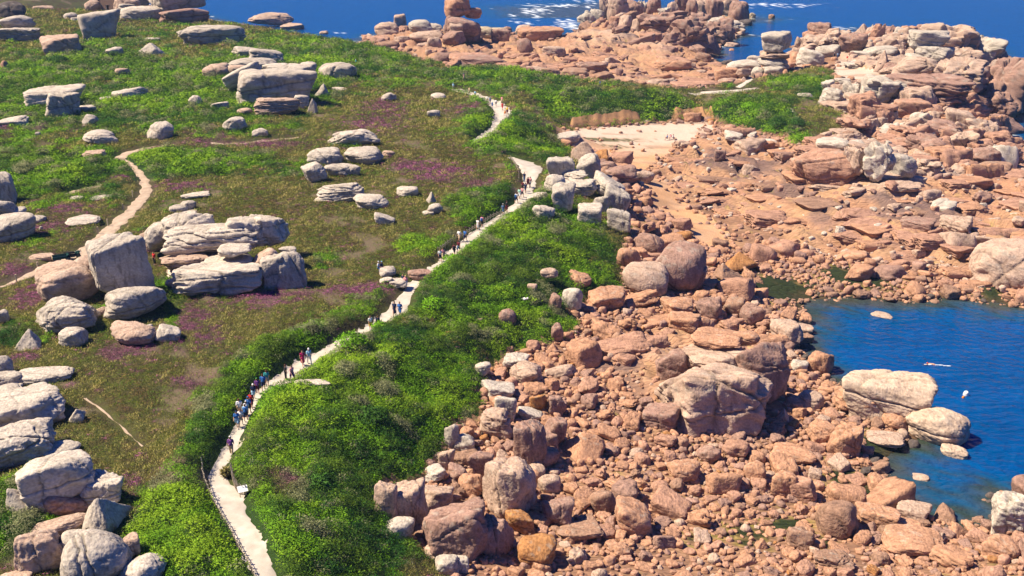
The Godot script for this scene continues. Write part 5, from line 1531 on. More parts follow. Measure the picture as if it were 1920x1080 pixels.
func skin_of(bones: Array, cell: float, blend: float, grow := 0.0) -> ArrayMesh:
	var box := AABB(bones[0][0], Vector3.ZERO)
	for b in bones:
		var r := maxf(b[2], b[3]) + grow + cell * 2.0
		box = box.merge(AABB(b[0] - Vector3.ONE * r, Vector3.ONE * r * 2)).merge(AABB(b[1] - Vector3.ONE * r, Vector3.ONE * r * 2))
	var n := Vector3i((box.size / cell).ceil()) + Vector3i.ONE
	var f := PackedFloat32Array()
	f.resize(n.x * n.y * n.z)
	f.fill(1.0)
	for b in bones:
		var reach := maxf(b[2], b[3]) + grow + cell * 3.0
		var lo := Vector3i(((Vector3(minf(b[0].x, b[1].x), minf(b[0].y, b[1].y), minf(b[0].z, b[1].z)) - Vector3.ONE * reach - box.position) / cell).floor())
		var hi := Vector3i(((Vector3(maxf(b[0].x, b[1].x), maxf(b[0].y, b[1].y), maxf(b[0].z, b[1].z)) + Vector3.ONE * reach - box.position) / cell).ceil())
		for y in range(maxi(0, lo.y), mini(n.y, hi.y + 1)):
			for z in range(maxi(0, lo.z), mini(n.z, hi.z + 1)):
				for x in range(maxi(0, lo.x), mini(n.x, hi.x + 1)):
					var d := capsule(box.position + Vector3(x, y, z) * cell, b[0], b[1], b[2], b[3]) - grow
					var k := x + n.x * (z + n.z * y)
					var o := f[k]
					var h := maxf(blend - absf(d - o), 0.0) / blend
					f[k] = minf(d, o) - h * h * blend * 0.25
	var v := PackedVector3Array()
	var idx := PackedInt32Array()
	var at := {}
	var sx := 1
	var sz := n.x
	var sy := n.x * n.z
	for y in n.y - 1:
		for z in n.z - 1:
			for x in n.x - 1:
				var k := x + sz * z + sy * y
				var m := 0
				for q in 8:
					if f[k + (q & 1) * sx + ((q >> 1) & 1) * sz + ((q >> 2) & 1) * sy] < 0.0: m |= 1 << q
				if m == 0 or m == 255: continue
				var sum := Vector3.ZERO
				var cnt := 0
				for e in [[0, 1], [2, 3], [4, 5], [6, 7], [0, 2], [1, 3], [4, 6], [5, 7], [0, 4], [1, 5], [2, 6], [3, 7]]:
					var a: int = e[0]
					var b: int = e[1]
					if ((m >> a) & 1) != ((m >> b) & 1):
						var fa := f[k + (a & 1) * sx + ((a >> 1) & 1) * sz + ((a >> 2) & 1) * sy]
						var fb := f[k + (b & 1) * sx + ((b >> 1) & 1) * sz + ((b >> 2) & 1) * sy]
						var pa := Vector3(a & 1, (a >> 2) & 1, (a >> 1) & 1)
						var pb := Vector3(b & 1, (b >> 2) & 1, (b >> 1) & 1)
						sum += pa.lerp(pb, fa / (fa - fb))
						cnt += 1
				at[k] = v.size()
				v.append(box.position + (Vector3(x, y, z) + sum / cnt) * cell)
	for k: int in at:
		for ax in [[sx, sz, sy], [sz, sy, sx], [sy, sx, sz]]:
			var s0 := f[k] < 0.0
			if s0 == (f[k + ax[0]] < 0.0): continue
			var q0: int = at.get(k, -1)
			var q1: int = at.get(k - ax[1], -1)
			var q2: int = at.get(k - ax[1] - ax[2], -1)
			var q3: int = at.get(k - ax[2], -1)
			if q0 < 0 or q1 < 0 or q2 < 0 or q3 < 0: continue
			if s0: idx.append_array([q0, q1, q2, q0, q2, q3])
			else: idx.append_array([q0, q2, q1, q0, q3, q2])
	# wind every face to look outwards: compare with the field's slope
	var nn := PackedVector3Array()
	nn.resize(v.size())
	for k in v.size():
		var p := v[k]
		var g := Vector3.ZERO
		for b in bones:
			var ab: Vector3 = b[1] - b[0]
			var t := clampf((p - b[0]).dot(ab) / maxf(ab.length_squared(), 1e-6), 0.0, 1.0)
			var w: Vector3 = p - (b[0] + ab * t)
			var d := w.length() - lerpf(b[2], b[3], t) - grow
			g += w.normalized() * exp(-absf(d) * 60.0)
		nn[k] = g.normalized()
	for t in range(0, idx.size(), 3):
		var fn := (v[idx[t + 2]] - v[idx[t]]).cross(v[idx[t + 1]] - v[idx[t]])
		if fn.dot(nn[idx[t]] + nn[idx[t + 1]] + nn[idx[t + 2]]) < 0.0:
			var q := idx[t + 1]
			idx[t + 1] = idx[t + 2]
			idx[t + 2] = q
	return arrays_mesh(v, nn, PackedColorArray(), idx)

func add_fingers(mesh: ArrayMesh, hands: Array) -> ArrayMesh:
	var a := mesh.surface_get_arrays(0)
	var v: PackedVector3Array = a[Mesh.ARRAY_VERTEX]
	var n: PackedVector3Array = a[Mesh.ARRAY_NORMAL]
	var idx: PackedInt32Array = a[Mesh.ARRAY_INDEX]
	for h in hands:                                  # wrist, knuckles, sideways
		var dir: Vector3 = (h[1] - h[0]).normalized()
		var side: Vector3 = h[2]
		var palm := dir.cross(side).normalized()
		for k in 5:
			var root: Vector3 = h[1] + side * (k - 1.5) * 0.02 if k < 4 else h[0].lerp(h[1], 0.3) - side * 0.035
			var d1 := dir if k < 4 else (dir - side * 0.8).normalized()
			var l: float = [0.06, 0.075, 0.07, 0.055, 0.055][k]
			var chain := [root, root + d1 * l * 0.5, root + d1 * l * 0.8 + palm * l * 0.3]
			var base := v.size()
			for s in 3:
				for q in 5:
					var o := (side * cos(q * TAU / 5) + palm * sin(q * TAU / 5))
					v.append(chain[s] + o * (0.0095 - s * 0.0015))
					n.append(o)
			for s in 2:
				for q in 5:
					var p := base + s * 5 + q
					var r := base + s * 5 + (q + 1) % 5
					idx.append_array([p, p + 5, r, r, p + 5, r + 5])
	return arrays_mesh(v, n, PackedColorArray(), idx)

var people_meshes := {}

func pose_meshes(pose: int) -> Dictionary:
	# 0, 1 walking (either leg forward), 2 standing, 3 seated
	if people_meshes.has(pose): return people_meshes[pose]
	var hip := Vector3(0, 0.9, 0)
	var k := [0.28, -0.28, 0.0, 0.0][pose] as float
	var hl := hip + Vector3(-0.09, 0, 0)
	var hr := hip + Vector3(0.09, 0, 0)
	var kl := Vector3(-0.1, 0.49, -k * 0.62)
	var kr := Vector3(0.1, 0.49, k * 0.62)
	var al := Vector3(-0.1, 0.08 + maxf(0, -k) * 0.35, -k * 0.95)
	var ar := Vector3(0.1, 0.08 + maxf(0, k) * 0.35, k * 0.95)
	var up := 0.0
	if pose == 3:
		hip.y = 0.42; hl.y = 0.42; hr.y = 0.42
		kl = Vector3(-0.13, 0.47, -0.42); kr = Vector3(0.12, 0.5, -0.4)
		al = Vector3(-0.14, 0.08, -0.5); ar = Vector3(0.13, 0.08, -0.42)
		up = -0.48
	var chest := Vector3(0, 1.25 + up, -0.01)
	var neck := Vector3(0, 1.44 + up, 0.0)
	var head := Vector3(0, 1.6 + up, -0.025)
	var sl := Vector3(-0.17, 1.39 + up, 0)
	var sr := Vector3(0.17, 1.39 + up, 0)
	var el := Vector3(-0.24, 1.12 + up, k * 0.3 + 0.03)
	var er := Vector3(0.24, 1.12 + up, -k * 0.3 + 0.03)
	var wl := Vector3(-0.24, 0.9 + up, k * 0.55 - 0.08)
	var wr := Vector3(0.24, 0.9 + up, -k * 0.55 - 0.08)
	if pose == 3:
		wl = Vector3(-0.14, 0.55, -0.3); wr = Vector3(0.14, 0.56, -0.3)
	var gl := wl + (wl - el).normalized() * 0.08
	var gr := wr + (wr - er).normalized() * 0.08
	var torso := [[hl * 0.8 + hip * 0.2, hr * 0.8 + hip * 0.2, 0.115, 0.115], [hip, chest, 0.12, 0.135], [chest + Vector3(-0.06, 0, 0), chest + Vector3(0.06, 0.0, 0), 0.125, 0.125], [sl, sr, 0.07, 0.07]]
	var arms_up := [[sl, el, 0.055, 0.045], [sr, er, 0.055, 0.045]]
	var arms := arms_up + [[el, wl, 0.043, 0.03], [er, wr, 0.043, 0.03], [wl, gl, 0.032, 0.026], [wr, gr, 0.032, 0.026]]
	var thighs := [[hl, kl, 0.09, 0.06], [hr, kr, 0.09, 0.06]]
	var shins := [[kl, al, 0.058, 0.038], [kr, ar, 0.058, 0.038]]
	var feet := [[al - Vector3(0, 0.03, -0.02), al + Vector3(0, -0.045, -0.15), 0.042, 0.034], [ar - Vector3(0, 0.03, -0.02), ar + Vector3(0, -0.045, -0.15), 0.042, 0.034]]
	var headbones := [[neck, head, 0.055, 0.06], [head, head + Vector3(0, 0.05, 0.005), 0.088, 0.092], [head + Vector3(0, -0.02, -0.085), head + Vector3(0, -0.045, -0.1), 0.012, 0.018], [head + Vector3(-0.09, 0.0, 0), head + Vector3(-0.095, 0.02, 0.01), 0.016, 0.016], [head + Vector3(0.09, 0.0, 0), head + Vector3(0.095, 0.02, 0.01), 0.016, 0.016], [head + Vector3(-0.02, -0.07, -0.05), head + Vector3(0.02, -0.07, -0.05), 0.035, 0.035]]
	var d := {}
	d.body = add_fingers(skin_of(torso + arms + thighs + shins + feet + headbones, 0.028, 0.05), [[wl, gl, Vector3(0, 0, 1)], [wr, gr, Vector3(0, 0, 1)]])
	d.shirt = skin_of(torso + [[sl, sl.lerp(el, 0.75), 0.058, 0.056], [sr, sr.lerp(er, 0.75), 0.058, 0.056]], 0.035, 0.05, 0.018)
	d.shorts = skin_of([torso[0], [hip, hip.lerp(chest, 0.25), 0.12, 0.12], [hl, hl.lerp(kl, 0.8), 0.095, 0.085], [hr, hr.lerp(kr, 0.8), 0.095, 0.085]], 0.035, 0.04, 0.026)
	d.trousers = skin_of([torso[0], [hip, hip.lerp(chest, 0.25), 0.12, 0.12]] + [[hl, kl, 0.095, 0.07], [hr, kr, 0.095, 0.07], [kl, al, 0.066, 0.055], [kr, ar, 0.066, 0.055]], 0.035, 0.04, 0.022)
	d.dress = skin_of(torso + [[hip, (kl + kr) / 2 + Vector3(0, 0.02, 0), 0.14, 0.2], [sl, sl.lerp(el, 0.4), 0.058, 0.056], [sr, sr.lerp(er, 0.4), 0.058, 0.056]], 0.035, 0.05, 0.02)
	d.hair = skin_of([[head + Vector3(0, 0.055, 0.018), head + Vector3(0, 0.01, 0.04), 0.1, 0.085]], 0.022, 0.03)
	d.hat = skin_of([[head + Vector3(0, 0.09, 0.005), head + Vector3(0, 0.1, 0.005), 0.1, 0.09], [head + Vector3(-0.05, 0.065, -0.09), head + Vector3(0.05, 0.065, -0.09), 0.035, 0.035]], 0.022, 0.03)
	d.backpack = skin_of([[chest + Vector3(-0.06, -0.2, 0.2), chest + Vector3(-0.06, 0.12, 0.19), 0.1, 0.085], [chest + Vector3(0.06, -0.2, 0.2), chest + Vector3(0.06, 0.12, 0.19), 0.1, 0.085], [chest + Vector3(0, -0.16, 0.29), chest + Vector3(0, -0.04, 0.28), 0.07, 0.06]], 0.03, 0.04)
	d.shoe = [skin_of([feet[0]], 0.024, 0.02, 0.012), skin_of([feet[1]], 0.024, 0.02, 0.012)]
	people_meshes[pose] = d
	return d

const CLOTH := {"white": Color(0.72, 0.72, 0.72), "navy": Color(0.02, 0.03, 0.08), "black": Color(0.02, 0.02, 0.024), "blue": Color(0.04, 0.14, 0.4), "sky": Color(0.3, 0.5, 0.68), "red": Color(0.5, 0.035, 0.035), "magenta": Color(0.36, 0.02, 0.1), "pink": Color(0.66, 0.28, 0.3), "purple": Color(0.14, 0.05, 0.2), "teal": Color(0.05, 0.32, 0.3), "yellow": Color(0.75, 0.5, 0.06), "orange": Color(0.7, 0.22, 0.05), "khaki": Color(0.45, 0.36, 0.24), "grey": Color(0.25, 0.26, 0.28), "green": Color(0.08, 0.35, 0.05), "jeans": Color(0.07, 0.13, 0.24), "beige": Color(0.62, 0.48, 0.32), "brown": Color(0.09, 0.045, 0.025), "fair": Color(0.55, 0.38, 0.2), "maroon": Color(0.12, 0.02, 0.03), "mint": Color(0.35, 0.6, 0.5)}
var cloths := {}

func cloth(c: String) -> Material:
	if not cloths.has(c): cloths[c] = mat(CLOTH[c], 0.85)
	return cloths[c]

func person(px: float, py: float, yaw: float, pose: int, top: String, low: String, headwear: String, pack: String, label: String, size := 1.0) -> void:
	# top, low: garment colours (low "dress" for a dress, "t:" before a colour for long trousers); yaw 0 walks away from the viewer
	var at := ground(px, py)
	var o := root_of("person", at + Vector3(0, 0.05 if pose != 3 else 0.12, 0), deg_to_rad(yaw))
	o.scale = Vector3.ONE * size * (0.96 + fposmod(px * 0.37, 0.1))
	var d := pose_meshes(pose)
	put("body", d.body, M.skin, o)
	if low == "dress": put("dress", d.dress, cloth(top), o)
	else:
		put("shirt", d.shirt, cloth(top), o)
		if low.begins_with("t:"): put("trousers", d.trousers, cloth(low.substr(2)), o)
		else: put("shorts", d.shorts, cloth(low), o)
	put("hair", d.hair, cloth("brown" if headwear != "fair" else "fair"), o)
	if headwear != "" and headwear != "fair": put("hat", d.hat, cloth(headwear), o)
	if pack: put("backpack", d.backpack, cloth(pack), o)
	for m in d.shoe: put("shoe", m, cloth("grey"), o)
	tag(o, label, "person", "people out walking" if pose != 3 else "people sitting down")

func everybody() -> void:
	person(434, 849, 10, 0, "purple", "t:khaki", "white", "purple", "walker in purple with a white cap, alone and nearest on the path")
	person(445, 799, -170, 0, "blue", "sky", "navy", "", "walker in blue shirt and pale blue shorts at the front of the big group")
	person(452, 795, -175, 1, "white", "grey", "", "", "walker in striped white shirt right beside the blue-shirted one")
	person(461, 786, 10, 1, "sky", "navy", "white", "blue", "walker with a large blue backpack in the big group")
	person(450, 777, 15, 0, "white", "beige", "", "", "walker in plain white half hidden by bushes in the big group")
	person(467, 773, 5, 1, "blue", "navy", "blue", "", "walker in blue hat behind the white cap in the big group")
	person(463, 779, 10, 0, "white", "grey", "white", "", "walker in white cap in the middle of the big group")
	person(472, 763, 0, 0, "red", "maroon", "", "", "walker in dull red, last of the big group")
	person(476, 746, -160, 1, "navy", "sky", "white", "", "walker in dark tank top and pale shorts between the two groups")
	person(483, 735, 20, 0, "purple", "maroon", "green", "purple", "walker with green cap and purple backpack")
	person(494, 729, 10, 1, "blue", "navy", "", "blue", "walker in bright blue with a big dark blue backpack")
	person(501, 721, 15, 0, "teal", "beige", "", "", "walker in teal top next to the bright blue one")
	person(536, 709, -60, 2, "black", "t:black", "brown", "", "person all in black standing at the path's left side")
	person(549, 721, -130, 0, "pink", "purple", "", "", "walker in pink top and purple shorts by the rock shelf")
	person(568, 683, -150, 1, "magenta", "dress", "", "", "walker in magenta dress, left of a pair")
	person(580, 680, -150, 0, "sky", "t:white", "white", "", "walker in pale blue and white with white hat, right of a pair")
	person(695, 616, -140, 2, "white", "yellow", "", "", "person in white top and yellow shorts behind the bush")
	person(709, 616, 30, 0, "navy", "grey", "", "", "walker in navy top right of the one in yellow shorts")
	person(740, 590, 170, 1, "navy", "dress", "", "", "woman in a long dark dress, left of a couple")
	person(750, 592, 170, 0, "blue", "blue", "", "", "man in blue shirt and shorts, right of a couple")
	person(761, 539, 175, 0, "pink", "white", "fair", "", "person in pink top and white shorts at the narrow part of the path")
	person(756, 536, 170, 1, "navy", "navy", "", "", "person in dark clothes behind the one in white shorts")
	person(710, 514, -100, 3, "white", "jeans", "white", "", "person in white sitting on the dark rock beside the path", 0.95)
	person(716, 513, -120, 3, "navy", "black", "sky", "", "person in light blue cap sitting right of the one in white", 0.95)
	person(713, 520, -110, 3, "blue", "blue", "", "", "child in blue sitting in front of the two on the dark rock", 0.75)
	person(825, 488, -160, 0, "white", "navy", "", "", "walker in loose white shirt and dark shorts by the hedge")
	person(831, 486, 20, 1, "pink", "beige", "", "", "walker in pink just behind the loose white shirt")
	person(852, 477, -25, 0, "maroon", "black", "", "black", "walker with a black backpack, left of a dark clothed pair")
	person(860, 472, -25, 1, "maroon", "jeans", "", "", "walker in maroon top, right of a dark clothed pair")
	person(861, 451, -30, 0, "white", "beige", "", "", "walker in white shirt beside one in blue shirt")
	person(872, 450, -30, 1, "blue", "navy", "", "", "walker in blue shirt beside one in white shirt")
	person(896, 429, -30, 1, "white", "dress", "", "", "walker in short white dress by the dark hedge")
	person(904, 424, -30, 0, "pink", "black", "", "blue", "walker with a bright blue bag beside the white dress")
	person(943, 400, -30, 0, "jeans", "jeans", "white", "", "walker in blue check with white cap, left of a pair")
	person(950, 396, -30, 2, "black", "maroon", "", "", "walker in black and maroon, right of a pair")
	person(968, 379, -30, 1, "white", "navy", "", "blue", "walker in white with a blue backpack ahead of the crowd")
	person(974, 371, -30, 0, "mint", "white", "", "", "walker in pale mint shirt at the near end of the crowd")
	person(979, 368, -30, 1, "pink", "navy", "", "", "walker in pink next to the pale mint shirt")
	person(985, 360, -30, 0, "navy", "navy", "", "", "walker in navy in the middle of the crowd")
	person(980, 356, -30, 2, "maroon", "black", "", "", "walker in dark maroon at the left of the crowd")
	person(990, 350, -30, 1, "black", "maroon", "", "maroon", "walker with a dark red backpack at the far end of the crowd")
	person(994, 349, -30, 0, "pink", "grey", "", "", "walker in pale pink at the far end of the crowd")
	person(983, 339, 160, 2, "navy", "t:jeans", "", "", "person in navy top and jeans where the path widens")
	person(850, 168, 160, 2, "sky", "grey", "sky", "", "person in light blue alone on the far sandy bend")
	person(870, 158, 60, 0, "pink", "beige", "blue", "", "walker in blue cap half hidden behind the far sandy bend")
	person(880, 181, -40, 1, "beige", "dress", "fair", "", "walker in beige half hidden by bushes on the far path")
	person(891, 182, -40, 0, "sky", "navy", "orange", "", "walker in pale shirt with an orange cap on the far path")
	person(914, 192, -40, 1, "white", "beige", "", "", "walker in white leading the far group on the left")
	person(919, 194, -40, 0, "jeans", "navy", "white", "", "walker in dull blue with a white hat in the far group")
	person(923, 200, -30, 2, "blue", "blue", "", "", "child in bright blue in the far group", 0.8)
	person(930, 198, -30, 0, "white", "black", "", "", "walker in white top and black shorts in the far group")
	person(941, 193, -30, 1, "pink", "beige", "", "", "walker in faded pink at the back of the far group")
	person(942, 205, -30, 0, "red", "red", "", "", "walker all in red in the far group")
	person(947, 216, -30, 1, "beige", "orange", "", "", "walker in beige top and orange shorts nearest in the far group")
	person(951, 213, -30, 2, "yellow", "maroon", "yellow", "", "walker in yellow top and cap in the far group")
	person(1125, 166, 90, 0, "blue", "navy", "", "", "walker in blue on the grassy isthmus above the beach cliff")
	person(1313, 169, 90, 1, "black", "beige", "", "", "walker in black where the isthmus path begins")
	person(1564, 110, 20, 2, "navy", "t:black", "white", "", "person in dark clothes standing by the overhung rock, left of two")
	person(1570, 110, 20, 2, "sky", "jeans", "", "", "person in pale shirt standing by the overhung rock, right of two")
	person(1588, 116, -60, 0, "red", "beige", "", "", "walker in red on the headland's sandy platform")
	person(1573, 186, 100, 2, "sky", "jeans", "", "", "person in pale blue leaning by the layered rock with red band")
	person(1663, 219, 160, 3, "red", "pink", "", "", "person in red sitting on the wide pink bench of rock")
	person(1730, 197, 160, 3, "white", "pink", "", "", "person in white sitting high on the pink rock before the dark wall")
	person(1642, 259, -120, 3, "white", "navy", "", "", "person in white sitting above the pale smooth rock")
	person(1251, 263, 90, 3, "blue", "navy", "", "", "person in blue sitting on the sandy beach, left of three")
	person(1257, 262, 150, 3, "pink", "white", "white", "", "person in pink sitting on the sandy beach, middle of three")
	person(1262, 263, -120, 3, "white", "navy", "", "", "person in white sitting on the sandy beach, right of three")
	person(291, 500, 150, 2, "red", "t:black", "", "", "worker in red vest and dark trousers between the great block and layered outcrop")
	person(668, 128, 160, 2, "teal", "khaki", "white", "", "person in teal standing in the bushes on the far hill")

# ---------------------------------------------------------------- small things
func boxes(list: Array, bevel := 0.0) -> ArrayMesh:
	var st := SurfaceTool.new()
	st.begin(Mesh.PRIMITIVE_TRIANGLES)
	for b in list:
		var m := BoxMesh.new()
		m.size = b[1]
		st.append_from(m, 0, Transform3D(b[2] if b.size() > 2 else Basis(), b[0]))
	return st.commit()

func tube(points: Array, r: float) -> ArrayMesh:
	var v := PackedVector3Array()
	var idx := PackedInt32Array()
	for k in points.size():
		var d: Vector3 = (points[mini(k + 1, points.size() - 1)] - points[maxi(k - 1, 0)]).normalized()
		var s := d.cross(Vector3(0.3, 1, 0.2)).normalized()
		var u := s.cross(d)
		for q in 6: v.append(points[k] + (s * cos(q * TAU / 6) + u * sin(q * TAU / 6)) * r)
		if k:
			for q in 6:
				var a := (k - 1) * 6 + q
				var b := (k - 1) * 6 + (q + 1) % 6
				idx.append_array([a, b, a + 6, b, b + 6, a + 6])
	return arrays_mesh(v, normals_of(v, idx), PackedColorArray(), idx)

func wheel_mesh(r: float, w: float) -> ArrayMesh:
	var m := TorusMesh.new()
	m.inner_radius = r * 0.5
	m.outer_radius = r
	m.rings = 20
	m.ring_segments = 10
	var st := SurfaceTool.new()
	st.begin(Mesh.PRIMITIVE_TRIANGLES)
	st.append_from(m, 0, Transform3D(Basis(Vector3.FORWARD, PI / 2).scaled(Vector3(w / (r * 0.5), 1, 1)), Vector3.ZERO))
	return st.commit()

func hub_mesh(r: float, w: float) -> ArrayMesh:
	var m := CylinderMesh.new()
	m.top_radius = r
	m.bottom_radius = r
	m.height = w
	m.radial_segments = 14
	var st := SurfaceTool.new()
	st.begin(Mesh.PRIMITIVE_TRIANGLES)
	st.append_from(m, 0, Transform3D(Basis(Vector3.FORWARD, PI / 2), Vector3.ZERO))
	return st.commit()

func wheel(o: Node3D, at: Vector3, r: float, w: float) -> void:
	var t := put("wheel", wheel_mesh(r, w), cloth("black"), o)
	t.position = at
	put("hub", hub_mesh(r * 0.52, w * 0.6), cloth("grey"), t)

func quad_bike() -> void:
	var at := ground(137, 483)
	var o := root_of("quad_bike", at + Vector3(0, 0.05, 0), deg_to_rad(118))
	o.scale = Vector3.ONE * 1.05
	put("chassis", boxes([[Vector3(0, 0.5, 0), Vector3(0.35, 0.28, 1.3)], [Vector3(0, 0.42, 0), Vector3(0.7, 0.06, 0.6)]]), cloth("black"), o)
	put("fairing", skin_of([[Vector3(0, 0.78, 0.45), Vector3(0, 0.82, 0.75), 0.2, 0.16], [Vector3(-0.3, 0.72, 0.62), Vector3(0.3, 0.72, 0.62), 0.13, 0.13]], 0.05, 0.1), M.green_paint, o)
	put("rear_mudguard", skin_of([[Vector3(-0.42, 0.72, -0.55), Vector3(0.42, 0.72, -0.55), 0.14, 0.14]], 0.05, 0.05), M.green_paint, o)
	put("saddle", skin_of([[Vector3(0, 0.85, -0.45), Vector3(0, 0.83, 0.2), 0.15, 0.12]], 0.04, 0.05), cloth("black"), o)
	put("handlebar", tube([Vector3(-0.45, 1.12, 0.25), Vector3(-0.2, 1.1, 0.35), Vector3(0.2, 1.1, 0.35), Vector3(0.45, 1.12, 0.25)], 0.025), cloth("black"), o)
	put("steering_column", tube([Vector3(0, 0.7, 0.5), Vector3(0, 1.1, 0.35)], 0.035), cloth("black"), o)
	for z in [-0.75, 0.8]:
		var bars := []
		for k in 5: bars.append([Vector3(-0.36 + k * 0.18, 0.92, z), Vector3(0.025, 0.025, 0.5)])
		bars.append([Vector3(0, 0.945, z - 0.24), Vector3(0.8, 0.025, 0.025)])
		bars.append([Vector3(0, 0.945, z + 0.24), Vector3(0.8, 0.025, 0.025)])
		put("luggage_rack", boxes(bars), cloth("black"), o)
	for x in [-0.2, 0.2]: put("headlight", boxes([[Vector3(x, 0.78, 0.93), Vector3(0.14, 0.1, 0.04)]]), cloth("white"), o)
	for x in [-0.46, 0.46]:
		for z in [-0.62, 0.64]: wheel(o, Vector3(x, 0.31, z), 0.31, 0.24)
	tag(o, "dark green quad bike parked on the heath with a small trailer behind it", "quad bike")
	var t := root_of("trailer", ground(113, 490) + Vector3(0, 0.05, 0), deg_to_rad(118))
	put("trailer_bed", boxes([[Vector3(0, 0.62, 0), Vector3(1.15, 0.06, 1.8)]]), cloth("grey"), t)
	for x in [-0.58, 0.58]: put("side_board", boxes([[Vector3(x, 0.8, 0), Vector3(0.04, 0.34, 1.8)]]), M.green_paint, t)
	put("front_board", boxes([[Vector3(0, 0.8, 0.91), Vector3(1.12, 0.34, 0.04)]]), M.green_paint, t)
	put("tailboard", boxes([[Vector3(0, 0.8, -0.91), Vector3(1.12, 0.34, 0.04)]]), cloth("khaki"), t)
	put("drawbar", tube([Vector3(0, 0.55, 0.9), Vector3(0, 0.5, 1.9)], 0.04), cloth("black"), t)
	for x in [-0.7, 0.7]: wheel(t, Vector3(x, 0.3, -0.1), 0.3, 0.18)
	tag(t, "small dark open trailer hitched behind the quad bike", "trailer")

func stone_house() -> void:
	var at := ground(201, 24)
	var o := root_of("stone_house", at - Vector3(0, 0.4, 0), deg_to_rad(-20))
	var w := 3.6
	var gable := CSGPolygon3D.new()
	gable.polygon = PackedVector2Array([Vector2(-w, 0), Vector2(-w, 4.2), Vector2(0, 8.8), Vector2(w, 4.2), Vector2(w, 0)])
	gable.depth = 9.0
	gable.name = "stone_wall"
	var hole := CSGBox3D.new()
	hole.operation = CSGShape3D.OPERATION_SUBTRACTION
	hole.size = Vector3(1.3, 2.6, 1.2)
	hole.position = Vector3(0.4, 1.7, 0.0)
	gable.add_child(hole)
	hole.name = "door_opening"
	var slit := CSGBox3D.new()
	slit.operation = CSGShape3D.OPERATION_SUBTRACTION
	slit.size = Vector3(0.7, 1.0, 1.0)
	slit.position = Vector3(0, 5.6, 0.0)
	gable.add_child(slit)
	slit.name = "window_opening"
	gable.material = M.masonry
	o.add_child(gable, true)
	gable.position = Vector3(0, 0, 0)
	put("door", boxes([[Vector3(0.4, 1.65, -0.5), Vector3(1.28, 2.5, 0.08)]]), cloth("brown"), o)
	put("window", boxes([[Vector3(0, 5.6, -0.4), Vector3(0.68, 0.98, 0.06)]]), cloth("navy"), o)
	put("door_lintel", boxes([[Vector3(0.4, 3.15, 0.04), Vector3(1.8, 0.3, 0.16)]]), M.masonry, o)
	for s in [-1.0, 1.0]:
		var a := atan2(4.6, w)
		var r := put("roof_slope", boxes([[Vector3.ZERO, Vector3(6.2, 0.22, 8.4)]]), M.slate, o)
		r.position = Vector3(s * w * 0.52, 6.55, -4.55)
		r.rotation.z = -s * a
	for s in [-1.0, 1.0]:
		var a := atan2(4.6, w)
		var r := put("gable_coping", boxes([[Vector3.ZERO, Vector3(6.3, 0.3, 0.5)]]), M.masonry, o)
		r.position = Vector3(s * w * 0.53, 6.65, -0.1)
		r.rotation.z = -s * a
	tag(o, "small brown stone house with steep gable and dark doorway on the skyline", "house")

